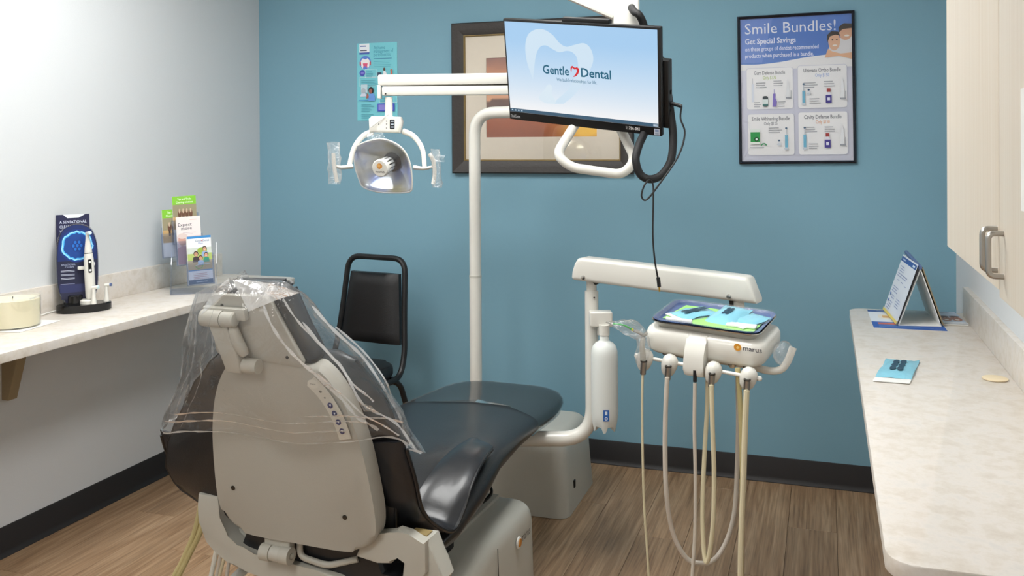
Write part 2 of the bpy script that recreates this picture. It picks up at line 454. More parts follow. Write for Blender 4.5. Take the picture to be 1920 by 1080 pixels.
for y in (2.56, 1.3):
    g = MB().prism([(0, 0), (.11, 0), (.085, -.06), (.03, -.25), (0, -.25)], -.02, .02, .002, M=frame_mat((XL, y, ZL-.03), (1, 0, 0), (0, 0, 1)))
    g.build('bracket', 'tan_bracket', t)
t = thing('wall_counter', 'mottled cream counter with rounded corner under the wood cabinet on the right', 'counter', (XR, 2.7, ZR-.03))
MB().prism(counter_poly(.09, XR, 1.545, 3.868, .05, -1), ZR-.03, ZR, .003).build('worktop', 'laminate', t)
MB().box((XR-.01, (1.545+3.81)/2, ZR+.055), (.02, 3.81-1.545, .11), .002).build('backsplash', 'laminate', t)
for y in (2.0, 3.4):
    MB().prism([(0, 0), (-.22, 0), (-.22, -.03), (-.05, -.22), (0, -.22)], -.02, .02, .002, M=frame_mat((XR, y, ZR-.03), (1, 0, 0), (0, 0, 1))).build('bracket', 'tan_bracket', t)
t = thing('wall_cabinet', 'pale wood grain wall cabinet with steel bar handles on the right wall', 'cabinet', (XR, 1.2, 1.3))
CX = .2
MB().box(((CX+.02+XR)/2, 1.18, 1.75), (XR-CX-.02, 1.126, .9), .001).build('body', 'cabinet_laminate', t)
for k, (a, b, zb) in enumerate(((1.2475, 1.745, 1.298), (.62, 1.2445, 1.290))):
    d = MB().box((CX+.009, (a+b)/2, (zb+2.2)/2), (.018, b-a, 2.2-zb), .0015).build('door', 'cabinet_laminate', t)
    y = (1.257, 1.214)[k]; z0, z1 = ((1.321, 1.366), (1.319, 1.364))[k]
    MB().tube(fillet([(CX, y, z0), (CX-.0165, y, z0), (CX-.0165, y, z1+.006), (CX, y, z1+.006)], .009), .0034, 10, 1).build('handle', 'brushed_nickel', d)
tag(MB().box((CX-.0012, 1.035, 1.47), (.0008, .14, .13)).build('notice_sheet', 'paper_white', smooth=0), 'white notice sheet taped to the near cabinet door', 'paper')

# ------------------------------------------------------------------ framed picture on the blue wall
def mitred(x0, x1, z0, z1, w, prof, y):
    "picture moulding: prof is a list of (inset 0..w, depth)"
    m = MB(); rings = []
    for (cx, cz, sx, sz) in ((x0, z0, 1, 1), (x1, z0, -1, 1), (x1, z1, -1, -1), (x0, z1, 1, -1), (x0, z0, 1, 1)):
        rings.append([Vector((cx+sx*p[0], y-p[1], cz+sz*p[0])) for p in prof])
    return m.loft(rings, True, False)
fx0, fx1, fz0, fz1 = -1.708, -.821, 1.336, 2.061
t = thing('framed_picture', 'dark brown framed sunset landscape photograph on the blue wall', 'picture', ((fx0+fx1)/2, YB, fz0))
mitred(fx0, fx1, fz0, fz1, .065, [(0, 0), (0, .026), (.006, .032), (.03, .027), (.055, .02), (.06, .018), (.06, 0)], YB).build('frame', 'frame_brown', t, smooth=20)
mitred(fx0+.06, fx1-.06, fz0+.06, fz1-.06, .007, [(0, 0), (0, .02), (.003, .021), (.007, .013), (.007, 0)], YB).build('frame_lip', 'frame_gold', t, smooth=20)
mitred(fx0+.064, fx1-.064, fz0+.064, fz1-.064, .1, [(0, .004), (0, .010), (.1085, .010), (.1085, .004)], YB).build('mat_board', 'mat_board', t, smooth=0)
px0, px1, pz0, pz1 = fx0+.1665, fx1-.1665, fz0+.1515, fz1-.1515
MB().box(((fx0+fx1)/2, YB-.004, (fz0+fz1)/2), (fx1-fx0-.13, .003, fz1-fz0-.13)).build('backing', 'paper_white', t, smooth=0)
def sunset(u, v):
    n = noise.noise(Vector((u*5, v*9, 1.3)))*.5+noise.noise(Vector((u*14, v*26, 4.1)))*.25
    def mixc(a, b, k): k = max(0, min(1, k)); return tuple(a[i]*(1-k)+b[i]*k for i in range(3))
    hill = .43+.06*math.sin(u*5+.5)+.02*n
    if v > hill:
        s = (v-hill)/(1-hill)
        c = mixc((226, 170, 130), (150, 112, 116), s*1.7+n*.35) if s < .55 else mixc((205, 140, 100), (128, 92, 94), (s-.55)*2.2+n*.35)
        return mixc(c, (235, 150, 70), max(0, (u-.5))*.6*(1-s))
    if v > hill-.1: return mixc((92, 66, 58), (126, 88, 70), .5+n)
    s = v/max(.01, hill-.1)
    c = mixc((150, 74, 34), (178, 96, 52), s+n*.6)
    glow = math.exp(-((u-.9)/.2)**2-((v-.12)/.12)**2)
    return mixc(c, (250, 200, 60), min(1, glow*1.2))
P = Print(); P.grid(0, 0, px1-px0, pz1-pz0, 48, 36, sunset)
P.build('landscape_print', frame_mat((px0, YB-.0062, pz0), (1, 0, 0), (0, 0, 1)), t)
MB().box(((fx0+fx1)/2, YB-.0125, (fz0+fz1)/2), (fx1-fx0-.135, .001, fz1-fz0-.135)).build('glass_pane', 'glass', t, smooth=0)

# ------------------------------------------------------------------ product poster in a thin dark frame
W, HH = .482, .645
t = thing('framed_poster', 'blue and white dental product bundle poster in thin black frame', 'poster', (-.116, YB, 1.385))
PM = Matrix.Translation((-.116, YB, 1.385+HH/2)) @ Matrix.Rotation(R(-.55), 4, 'Y') @ Matrix.Rotation(R(90), 4, 'X')
m = MB(); prof = [(0, 0), (0, .016), (.005, .02), (.012, .013), (.012, 0)]; rings = []
for (sx, sy) in ((-1, -1), (1, -1), (1, 1), (-1, 1), (-1, -1)): rings.append([Vector((sx*(W/2-p[0]), sy*(HH/2-p[0]), p[1])) for p in prof])
m.loft(rings, True, False, PM).build('frame', 'poster_frame', t, smooth=20)
MB().box((0, 0, .004), (W-.02, HH-.02, .004), M=PM).build('backing', 'paper_white', t, smooth=0)
P = Print(); w2, h2 = W/2-.011, HH/2-.011
def pp(u, v): return (-w2+u*2*w2, h2-v*2*h2)       # fractions of the sheet from its top left
P.rect(-w2, -h2, w2, h2, (216, 218, 234))
P.poly([pp(0, 0), pp(1, 0), pp(1, .5)]+[pp(1-k/12, .325-.0*k) for k in range(13)], (238, 239, 242))
P.rect(*pp(0, .36), *pp(1, .3), (240, 240, 242))
wv = [(p.x, p.y) for p in catmull([(1, .298, 0), (.92, .279, 0), (.82, .272, 0), (.6, .285, 0), (.35, .312, 0), (.15, .322, 0), (0, .318, 0)], 5)]
blue = [pp(0, 0), pp(1, 0)]+[pp(*p) for p in wv]
P.poly(blue, (72, 124, 206))
P.poly([pp(0, 0), pp(.3, 0), pp(.2, .31), pp(0, .31)], (98, 138, 214))
P.text('Smile Bundles!', *pp(.045, .108), .066, (244, 246, 255), width=.375)
P.text('Get Special Savings', *pp(.045, .178), .034, (240, 243, 255), bold=.018, width=.212)
P.text('on these groups of dentist-recommended', *pp(.045, .228), .026, (234, 239, 255), bold=.015, width=.305)
P.text('products when purchased in a bundle.', *pp(.045, .275), .026, (234, 239, 255), bold=.015, width=.285)
# two smiling people on the right of the banner
def el(u, v, ru, rv, c): P.ell(*pp(u, v), ru*2*w2, rv*2*h2, c)
P.poly([pp(.78, .30), pp(.80, .22), pp(.86, .17), pp(1, .15), pp(1, .315), pp(.9, .29)], (226, 226, 230))
el(.945, .125, .06, .055, (222, 176, 146)); P.poly([pp(.885, .13), pp(.885, .09), pp(.93, .065), pp(1, .07), pp(1, .1), pp(.92, .105)], (66, 54, 48))
el(.955, .15, .022, .007, (240, 236, 230))
el(.845, .185, .052, .062, (228, 184, 152)); P.poly([pp(.785, .19), pp(.785, .14), pp(.82, .115), pp(.88, .12), pp(.9, .15), pp(.86, .14), pp(.81, .15)], (46, 36, 32))
el(.85, .213, .02, .006, (244, 240, 236)); el(.83, .175, .007, .005, (50, 36, 30)); el(.868, .175, .007, .005, (50, 36, 30))
P.poly([pp(.76, .295), pp(.79, .235), pp(.83, .255), pp(.9, .27), pp(1, .265), pp(1, .31), pp(.88, .285)], (230, 184, 148))
cards = [(.055, .35, .475, .635, 'Gum Defense Bundle', 'Only $175', (170, 200, 90)), (.52, .345, .95, .635, 'Ultimate Ortho Bundle', 'Only $150', (150, 175, 225)),
         (.06, .67, .48, .955, 'Smile Whitening Bundle', 'Only $125', (120, 124, 134)), (.52, .665, .95, .955, 'Cavity Defense Bundle', 'Only $150', (226, 160, 104))]
def brush(u, v0, v1, c, head=(60, 90, 120)):
    P.rect(*pp(u-.012, v1), *pp(u+.012, v0+(v1-v0)*.38), c); P.rect(*pp(u-.004, v0+(v1-v0)*.4), *pp(u+.004, v0), (190, 196, 204)); el(u, v0+.006, .01, .006, head)
    el(u, v1+.008, .02, .008, (196, 204, 214))
for (u0, v0, u1, v1, ti, pr, pc) in cards:
    a = pp(u0, v1); b = pp(u1, v0)
    P.rr(a[0]-.002, a[1]-.002, b[0]+.002, b[1]+.002, .012, (206, 208, 224)); P.rr(a[0], a[1], b[0], b[1], .01, (244, 244, 246))
    uc = (u0+u1)/2
    P.text(ti, *pp(uc, v0+.045), .023, (110, 114, 124), 'c', .014, width=.02*len(ti)*.36)
    P.text(pr, *pp(uc, v0+.078), .020, pc, 'c', .006, width=.056)
def mouthwash(u, v):
    P.rect(*pp(u-.016, v-.045), *pp(u+.016, v-.07), (160, 60, 60)); P.poly([pp(u-.012, v-.045), pp(u+.012, v-.045), pp(u+.026, v-.02), pp(u-.026, v-.02)], (226, 224, 236))
    P.rect(*pp(u-.026, v+.03), *pp(u+.026, v-.025), (66, 56, 140)); P.rect(*pp(u-.012, v+.012), *pp(u+.012, v-.008), (225, 225, 240))
def station(u, v0, v1):
    P.poly([pp(u-.018, v1), pp(u+.018, v1), pp(u+.01, v0+.04), pp(u-.004, v0)], (226, 228, 232)); P.rect(*pp(u-.02, v1+.006), *pp(u+.03, v1-.004), (150, 154, 162)); P.rect(*pp(u+.026, v1), *pp(u+.029, v1-.05), (140, 144, 152))
g = (168, 170, 178)
P.rect(*pp(.1, .585), *pp(.122, .46), (222, 228, 238)); P.rect(*pp(.108, .46), *pp(.112, .42), (176, 180, 190))
for (u, v, w) in ((.14, .455, .11), (.3, .445, .1), (.12, .59, .075), (.34, .59, .08), (.57, .465, .13), (.75, .46, .1), (.62, .575, .1), (.25, .77, .13), (.08, .905, .17), (.58, .77, .11), (.75, .77, .1), (.61, .885, .1)): P.greek(*pp(u, v), w*2*w2, 1 if v > .9 else 3, .0095, g)
P.rr(*pp(.2, .62), *pp(.25, .545), .008, (60, 70, 76)); P.rect(*pp(.2, .605), *pp(.25, .568), (214, 226, 226)); P.rect(*pp(.2, .612), *pp(.25, .6), (70, 120, 116))
P.poly([pp(.29, .62), pp(.325, .62), pp(.33, .585), pp(.315, .56), pp(.318, .53), pp(.296, .53), pp(.294, .56)], (126, 112, 190)); P.rect(*pp(.303, .53), *pp(.307, .5), (150, 140, 200))
station(.43, .43, .56); brush(.57, .465, .6, (110, 176, 206)); brush(.615, .505, .53, (215, 220, 226)); mouthwash(.79, .575); station(.91, .42, .575)
P.rr(*pp(.08, .88), *pp(.175, .775), .006, (226, 234, 228)); P.rect(*pp(.085, .865), *pp(.17, .795), (44, 150, 76)); el(.14, .845, .022, .016, (26, 74, 44)); el(.14, .845, .01, .008, (226, 240, 230))
P.line([pp(.18, .89), pp(.195, .878), pp(.215, .876), pp(.232, .888)], .005, (60, 150, 96))
brush(.41, .765, .905, (110, 176, 206)); brush(.345, .85, .875, (215, 220, 226)); brush(.575, .765, .905, (110, 176, 206)); mouthwash(.775, .88); station(.905, .74, .89)
P.build('poster_print', PM @ Matrix.Translation((0, 0, .0062)), t)
MB().box((0, 0, .0105), (W-.02, HH-.02, .001), M=PM).build('glass_pane', 'glass', t, smooth=0)

# ------------------------------------------------------------------ turquoise paper flyer on the wall
x0, x1, z0, z1 = -2.232, -2.008, 1.598, 1.987
t = thing('wall_flyer', 'turquoise paper flyer about gum care taped to the blue wall', 'flyer', ((x0+x1)/2, YB, z0))
MB().box(((x0+x1)/2, YB-.002, (z0+z1)/2), (x1-x0, .001, z1-z0)).build('sheet', 'paper_white', t, smooth=0)
P = Print(); w, h = x1-x0, z1-z0
P.rect(0, 0, w, h, (122, 206, 218))
def q(u, v): return (u*w, h-v*h)
P.rect(*q(.06, .145), *q(.31, .005), (236, 240, 246)); P.rect(*q(.06, .145), *q(.31, .118), (70, 96, 176))
P.greek(*q(.085, .045), .045, 1, .01, (70, 96, 170), .5); P.greek(*q(.085, .1), .048, 1, .01, (60, 66, 90), .5)
P.text('At home', *q(.42, .085), .026, (66, 150, 176), width=.062); P.text('management of', *q(.42, .13), .026, (66, 150, 176), width=.108); P.text('periodontitis', *q(.42, .175), .026, (66, 150, 176), width=.092)
P.greek(*q(.42, .21), .11, 1, .012, (70, 140, 176)); P.greek(*q(.42, .245), .11, 4, .0085, (96, 178, 196))
P.ell(*q(.21, .25), .032, .034, (92, 130, 214)); P.rect(*q(.07, .285), *q(.35, .24), (206, 70, 84))
P.poly([q(.11, .3), q(.1, .23), q(.15, .195), q(.21, .21), q(.27, .195), q(.32, .23), q(.31, .3), q(.27, .33), q(.25, .27), q(.17, .27), q(.15, .33)], (244, 240, 240)); P.poly([q(.15, .26), q(.27, .26), q(.25, .32), q(.21, .29), q(.17, .32)], (226, 90, 126))
P.ell(*q(.135, .385), .016, .016, (76, 86, 186)); P.rect(*q(.1, .395), *q(.17, .378), (140, 130, 214))
for (u0, v0, u1, v1) in ((.21, .34, .48, .44), (.06, .445, .62, .555), (.56, .66, 1, .77)):
    P.line([q(u0, v0), q(u1, v0)], .0015, (226, 244, 246)); P.line([q(u1, v0), q(u1, v1)], .0015, (226, 244, 246)); P.line([q(u1, v1), q(u0, v1)], .0015, (226, 244, 246)); P.line([q(u0, v1), q(u0, v0)], .0015, (226, 244, 246))
for (u, v, ww, r) in ((.24, .375, .04, 4), (.11, .485, .09, 4), (.11, .8, .07, 4), (.11, .885, .05, 1), (.11, .925, .09, 3), (.58, .7, .07, 4)): P.greek(*q(u, v), ww, r, .0085, (86, 164, 184))
P.rect(*q(.52, .43), *q(.62, .385), (56, 74, 96)); P.ell(*q(.69, .345), .006, .008, (90, 60, 50)); P.poly([q(.65, .43), q(.67, .37), q(.72, .37), q(.77, .43)], (240, 242, 246)); P.ell(*q(.865, .365), .006, .008, (176, 120, 100)); P.poly([q(.84, .44), q(.85, .38), q(.88, .38), q(.9, .44)], (216, 110, 90))
P.rect(*q(.11, .64), *q(.27, .535), (196, 220, 230)); P.ell(*q(.17, .62), .013, .016, (176, 186, 196)); P.poly([q(.09, .69), q(.12, .65), q(.22, .65), q(.25, .69)], (206, 214, 230))
P.ell(*q(.36, .61), .014, .017, (44, 34, 40)); P.ell(*q(.35, .625), .009, .012, (160, 92, 76)); P.poly([q(.3, .75), q(.3, .68), q(.33, .655), q(.42, .655), q(.46, .69), q(.45, .75)], (106, 156, 226)); P.poly([q(.24, .72), q(.26, .65), q(.29, .66), q(.31, .7)], (170, 96, 80))
P.rect(*q(.05, .745), *q(.3, .735), (60, 130, 190)); P.rect(*q(.52, .885), *q(.94, .785), (66, 84, 196)); P.rect(*q(.545, .87), *q(.9, .8), (140, 136, 216))
P.build('flyer_print', frame_mat((x0, YB-.0027, z0), (1, 0, 0), (0, 0, 1)), t)

# ------------------------------------------------------------------ guest chair
GC = Vector((-2.03, 3.60, 0))
t = thing('side_chair', 'black vinyl side chair with tube frame against the blue wall', 'chair', GC, R(-9))
# local: front is -y
def lp(x, y, z): return (x, y, z)
bw0, bw1 = .195, .148     # half widths at seat and at top
for s in (-1, 1):         # rear legs and front legs
    MB().tube(fillet([(s*.18, .12, .43), (s*.195, .18, .40), (s*.21, .33, .006)], .05), .0125, 10, 1).build('leg', 'chair_tube', t, False)
    MB().tube(fillet([(s*.2, -.12, .43), (s*.21, -.2, .40), (s*.215, -.235, .006)], .05), .0125, 10, 1).build('leg', 'chair_tube', t, False)
MB().tube(fillet([(-.2, -.2, .425), (-.2, .17, .43), (-bw0, .215, .52), (-.178, .24, .68), (-bw1-.012, .275, .95), (bw1+.012, .275, .95), (.178, .24, .68), (bw0, .215, .52), (.2, .17, .43), (.2, -.2, .425)], .065, 8), .0135, 10, 1).build('back_frame', 'chair_tube', t, False)
for yy in (-.2, .15): MB().tube([(-.2, yy, .425), (.2, yy, .425)], .0125, 10, 1).build('seat_rail', 'chair_tube', t, False)
rings = []
for i in range(13):
    k = i/12; z = .565+k*.315; w = .172-.032*k-.004; y = .228+.04*(k)
    th = .03*min(1, 3.2*math.sqrt(max(0.0, min(k, 1-k)))+.35)
    rings.append([Vector((a*w, y-.006-th*(1-abs(a)**4)*1.0-.006, z)) for a in [j/8-1 for j in range(17)]]+[Vector((a*w, y+.01, z)) for a in [1-j/8 for j in range(17)]])
MB().loft(rings).build('back_cushion', 'chair_vinyl', t, False, 50)
sp = rrect(.42, .42, .09, 6)
MB().prism([(p[0]*(1-.05*(p[1] > 0)), p[1]-.03) for p in sp], .44, .5, .022, 4).build('seat_cushion', 'chair_vinyl', t, False, 50)

# ------------------------------------------------------------------ dental chair (local: +y towards the foot end, +x to the right)
CO, CR_ = Vector((-1.22, 1.97, 0)), R(-2.5)
CW = Matrix.Translation(CO) @ Matrix.Rotation(CR_, 4, 'Z')
dc = thing('dental_chair', 'black and grey reclining dental chair in the middle of the room', 'dental chair', CO, CR_)
def part(mb, name, m, parent=dc, **k): return mb.build(name, m, parent, False, **k)
def lerp_tab(tab, t):
    if t <= tab[0][0]: return tab[0][1:]
    for a, b in zip(tab, tab[1:]):
        if t <= b[0]:
            k = (t-a[0])/(b[0]-a[0]); k = k*k*(3-2*k)*.5+k*.5
            return tuple(a[i]*(1-k)+b[i]*k for i in range(1, len(a)))
    return tab[-1][1:]
# base
part(MB().prism(rrect(.56, .98, .06, 6, 0, .42), .0, .05, .015, 3), 'floor_plate', 'cover_grey')
bb = [(-.27, .17), (.29, .17), (.30, .30), (.285, .345), (.25, .36), (-.22, .36), (-.27, .33)]
def boxsec(y, sc, zt):
    o = []
    for p in fillet([(-.27, 0, .05), (-.27, 0, zt), (.295, 0, zt), (.302, 0, .05)], .06, 5): o.append(Vector((p.x*sc, y, p.z)))
    return o
bx = part(MB().loft([boxsec(.16, .97, .20), boxsec(.2, 1, .25), boxsec(.34, 1, .315), boxsec(.5, 1, .345), boxsec(.80, 1, .345), boxsec(.84, .99, .335), boxsec(.85, .97, .3)]), 'base_cover', 'cover_grey', smooth=40)
part(MB().box((.06, .63, .349), (.27, .36, .014), .004), 'top_panel', 'shell_grey', bx)
part(MB().box((.10, .425, .343), (.20, .055, .02), .002), 'cable_slot', 'slot_black', bx)
P = Print()
P.text('marus', .026, -.0, .036, (44, 44, 46), width=.075)
P.build('logo', CW @ frame_mat((.3022, .70, .252), (0, 1, 0), (0, 0, 1)), bx)
part(MB().lathe([(.0175, 0), (.0175, .004), (.014, .006)], 24, frame_mat((.3005, .70, .262), (0, 1, 0), (0, 0, 1))), 'logo_rim', 'paper_white', bx)
part(MB().lathe([(.014, .004), (.012, .0075), (0, .008)], 20, frame_mat((.3005, .70, .262), (0, 1, 0), (0, 0, 1))), 'logo_badge', 'orange_badge', bx)
part(MB().tube([(.3005, .535, .31), (.303, .535, .19), (.303, .535, .12)], .0012, 6, 1), 'seam', 'slot_black', bx)
part(MB().tube([(.16, .70, .36), (.19, .69, .375), (.205, .72, .395), (.18, .74, .41), (.12, .73, .42)], .005, 8), 'cable', 'black_plastic')
part(MB().box((-.02, .45, .40), (.3, .5, .14), .03, 3), 'lift_housing', 'slot_black')
# seat and leg rest
tab = [(.03, .25, .545, .40), (.1, .275, .56, .40), (.25, .310, .585, .400), (.42, .312, .598, .440), (.6, .292, .592, .488), (.8, .275, .578, .495), (1.0, .262, .565, .487), (1.2, .253, .556, .475), (1.32, .243, .552, .470), (1.39, .21, .549, .473), (1.425, .15, .543, .478), (1.44, .06, .535, .485)]
def seat_ring(y, grow=0):
    w, zt, zb = lerp_tab(tab, y); w += grow; zt += grow; zb -= grow
    dish = .018*max(0, 1-abs(y-.35)/.4)
    o = []
    n = 28
    for k in range(n):
        a = 2*math.pi*k/n; ca, sa = math.cos(a), math.sin(a)
        e = .5
        x = math.copysign(abs(ca)**.42, ca)*w
        z = math.copysign(abs(sa)**.55, sa)
        if sa < 0: x *= (1-.10*abs(sa))
        zz = (zt+zb)/2+z*(zt-zb)/2
        if sa > 0: zz -= dish*(1-(x/w)**2)*sa
        if y < .56: zz -= max(0, min(1, (abs(x)-.165)/.04))*max(0, zz-.43-.1*y)/max(.01, zt-.43-.1*y)*lerp_tab([(.0, .10), (.12, .10), (.22, .095), (.3, .062), (.4, .035), (.5, .014), (.56, 0)], y)[0]
        o.append(Vector((x, y, zz)))
    return o
ys = [.03, .05, .1, .18, .26, .34, .42, .5, .6, .7, .8, .9, 1.0, 1.1, 1.2, 1.28, 1.34, 1.38, 1.405, 1.425, 1.437]
part(MB().loft([seat_ring(y) for y in ys]), 'seat_cushion', 'black_vinyl', smooth=60)
# back shell
half = [(0, .507), (.13, .507), (.185, .518), (.215, .548), (.226, .60), (.222, .68), (.213, .76), (.198, .83), (.178, .885), (.152, .93), (.125, .958), (.1, .967), (0, .970)]
out = catmull([(p[0], p[1], 0) for p in half], 3)
poly = [(p.x, p.y) for p in out]+[(-p.x, p.y) for p in out[::-1][1:-1]]
def backy(z): return -.02-.2*(z-.5)
SH = frame_mat((0, backy(.5), .5), (1, 0, 0), (0, -.2, 1))       # local z of this frame points to -y (rear)
k = math.sqrt(1+.04)
bm = bmesh.new()
sh = MB().prism([(p[0], (p[1]-.5)*k) for p in poly], -.05, 0, .016, 4, M=SH, bot=False)
for v in sh.v: v.y += .10*(v.x**2)
shell = part(sh, 'back_shell', 'shell_grey', smooth=50)
def on_shell(x, z, off=0):
    p = Vector((x, backy(z)+.10*x*x-off, z)); return p
for (x, z) in ((-.172, .628), (.145, .598)):
    part(MB().lathe([(.006, -.001), (.006, .0012), (.003, .0025), (0, .0025)], 14, frame_mat(on_shell(x, z), (1, 0, 0), (0, -.2, 1))), 'screw', 'dark_metal', shell)
# keypad strip on the right shoulder of the shell
strip = [(.100, .935), (.128, .908), (.150, .875), (.166, .838), (.176, .80)]
P = Print(); c2 = []
pl = catmull([(a, b, 0) for a, b in strip], 5)
P.line([(p.x, (p.y-.5)*k) for p in pl], .034, (214, 210, 198))
kp = P.build('keypad', CW @ SH @ Matrix.Translation((0, 0, .0022)), shell, 'print_paper')
P2 = Print()
P2.ell(.106, (.928-.5)*k, .015, .011, (222, 218, 206)); P2.text('marus', .098, (.926-.5)*k, .006, (90, 90, 90), width=.015)
for (a, b, r, c) in ((.124, .911, .003, (120, 118, 112)), (.134, .897, .002, (120, 118, 112))): P2.ell(a, (b-.5)*k, r*1.4, r, c, 10)
for (a, b) in ((.146, .880), (.155, .861), (.163, .841), (.170, .820)):
    P2.ell(a, (b-.5)*k, .0072, .0072, (38, 48, 104)); P2.poly([(a-.003, (b-.5)*k+.002), (a+.003, (b-.5)*k+.003), (a+.001, (b-.5)*k-.003)], (220, 224, 236))
P2.build('button_print', CW @ SH @ Matrix.Translation((0, 0, .0026)), kp)
# back cushion with flaring sides
btab = [(.50, -.27, .22), (.53, -.36, .225), (.57, -.43, .232), (.62, -.452, .238), (.68, -.435, .246), (.74, -.40, .258), (.80, -.362, .264), (.86, -.318, .248), (.92, -.262, .215), (.965, -.21, .18), (.99, -.15, .13)]
rings = []
for i in range(26):
    z = .50+.49*i/25; xl, xr = lerp_tab(btab, z); yb = backy(z)+.045
    e = max(0.0, min((z-.5)/.05, (.99-z)/.06, 1)); th = .03+.055*e**.5
    back = []; front = []
    for j in range(21):
        a = -1+j/10
        x = (xl+xr)/2+(xr-xl)/2*a
        wrk = .006*noise.noise(Vector((x*9, z*11, .3)))
        flank = .035*abs(a)**3
        back.append(Vector((x, yb+flank+.012*(1-a*a)*0+wrk*abs(a), z)))
        front.append(Vector((x, yb+flank+th*(1-abs(a)**6)+.012, z)))
    rings.append(back+front[::-1])
bc = part(MB().loft(rings), 'back_cushion', 'black_vinyl', smooth=60)
for col in (20, 0):
    part(MB().tube([r_[col]+Vector((0.002 if col else -.002, .004, 0)) for r_ in rings[1:-1]], .0045, 8, 1), 'piping', 'piping_vinyl', bc)
# sling armrests
def sling(side, path, rear):
    # path rows: inner x, outer x, y inner, z inner, y outer, z outer
    inn = catmull([(p[0], p[2], p[3]) for p in path], 5); ou = catmull([(p[1], p[4], p[5]) for p in path], 5)
    rings = []
    m = len(inn)
    for i in range(m):
        a, b = inn[i], ou[i]; t = (inn[min(i+1, m-1)]-inn[max(i-1, 0)]+ou[min(i+1, m-1)]-ou[max(i-1, 0)]).normalized()
        w = (b-a); nn = w.cross(t).normalized(); th = .020
        end = min(1, (m-1-i)/2.0+.25)*min(1, i/2.0+.25)
        r_ = []
        for k_ in range(9):
            u = k_/8; bul = (1-(2*u-1)**4)
            r_.append(a+w*u+nn*(th*.5*bul*end*1.25+noise.noise((a+w*u)*24)*.006*(bul)))
        for k_ in range(9):
            u = 1-k_/8; bul = (1-(2*u-1)**4)
            r_.append(a+w*u-nn*(th*.5*bul*end+.002))
        rings.append(r_)
    o = part(MB().loft(rings), 'armrest', 'vinyl_shine', smooth=60)
    part(MB().tube([p+Vector((.002*side, 0, 0)) for p in ou[1:-1]], .005, 8, 1), 'piping', 'piping_vinyl', o)
    part(MB().tube([p-Vector((.012*side, 0, -.004)) for p in ou[1:-1]], .003, 8, 1), 'piping', 'piping_vinyl', o)
    return o
R_PATH = [(.19, .285, .60, .600, .545, .600), (.192, .298, .48, .607, .43, .598), (.190, .306, .375, .596, .335, .566), (.188, .308, .275, .565, .28, .52), (.18, .304, .205, .517, .22, .488), (.18, .300, .125, .53, .125, .54), (.19, .300, .05, .60, .055, .605), (.20, .300, .015, .68, .02, .69), (.20, .288, -.015, .775, -.01, .785)]
sling(1, R_PATH, 0)
sling(-1, [(-p[0]-.02, -p[1]-.155*min(1, i_/3), p[2], p[3]+.02*(i_ > 2), p[4], p[5]+.035*(i_ > 2)) for i_, p in enumerate(R_PATH[:-1])], 0)
# hinge and support frame below the shell
def plate(pts, y0, y1, name, m='frame_grey', bev=.006):
    part(MB().prism(pts, -y1, -y0, bev, 2, M=frame_mat((0, 0, 0), (1, 0, 0), (0, 0, 1))), name, m)
U_out = [(-.325, .575), (-.322, .50), (-.30, .455), (-.25, .42), (-.17, .395), (.10, .375), (.10, .425), (-.15, .445), (-.215, .468), (-.25, .50), (-.262, .575)]
plate([(p.x, p.y) for p in catmull([(a, b, 0) for a, b in U_out], 3)], .01, .07, 'support_frame')
web = [(.18, .55), (.235, .553), (.265, .572), (.29, .56), (.338, .553), (.338, .48), (.30, .43), (.288, .50), (.262, .512), (.245, .487), (.21, .482), (.15, .49)]
plate(web, .0, .03, 'support_web')
plate([(.278, .550), (.338, .553), (.362, .495), (.378, .463), (.36, .43), (.33, .35), (.245, .35), (.275, .44)], .015, .075, 'side_bracket')
part(MB().box((.305, .045, .5545), (.045, .03, .003), .0008), 'wedge', 'wood_wedge')
hm = frame_mat((-.066, -.008, .47), (1, 0, 0), (0, 0, 1))
part(MB().box((-.066, -.0, .50), (.075, .022, .05), .004), 'hinge_tab', 'frame_grey')
for x in (-.094, -.038): part(MB().tube([(x-.014, -.012, .468), (x+.014, -.012, .468)], .021, 18, 1), 'hinge_knuckle', 'frame_grey')
part(MB().tube([(-.079, -.012, .468), (-.053, -.012, .468)], .0185, 18, 1), 'hinge_barrel', 'cover_grey')
part(MB().tube([(-.026, -.012, .468), (-.021, -.012, .468)], .008, 12, 1), 'hinge_pin', 'steel')
part(MB().tube(fillet([(-.02, .02, .50), (-.02, .02, .455), (.06, .02, .445), (.14, .03, .47)], .02), .008, 10, 1), 'guard_bar', 'frame_grey')
part(MB().box((.09, .12, .405), (.36, .12, .05), .012, 3), 'cross_member', 'frame_grey')
part(MB().box((.02, .2, .44), (.5, .24, .05), .015, 3), 'seat_underside', 'slot_black')
part(MB().box((-.12, .1, .45), (.26, .1, .06), .015, 3), 'actuator', 'cover_grey')
# headrest
HM = frame_mat((-.04, -.135, 1.045), (1, 0, 0), (0, -.25, 1))
hp = [(-.118, -.06), (-.112, -.07), (.118, -.085), (.128, -.07), (.062, .078), (.045, .09), (-.10, .085), (-.118, .07)]
hp = [(p.x, p.y) for p in fillet([(a, b, 0) for a, b in hp]+[(hp[0][0], hp[0][1], 0)], .006, 2)][:-1]
hr = part(MB().prism(hp, -.012, 0, .003, 2, M=HM), 'headrest_plate', 'shell_grey', smooth=40)
part(MB().prism([(p[0]*1.06+.012, p[1]*1.08+.003) for p in hp], -.085, -.0125, .022, 4, M=HM @ Matrix.Shear('XY', 4, (-.25, 0)) if False else HM), 'headrest_cushion', 'black_vinyl', smooth=50)
for (a, b) in ((-.075, .06), (.03, .065), (-.06, -.05), (.085, -.06)): part(MB().lathe([(.004, 0), (.004, .0015), (0, .002)], 10, HM @ Matrix.Translation((a, b, 0))), 'screw', 'dark_metal', hr)
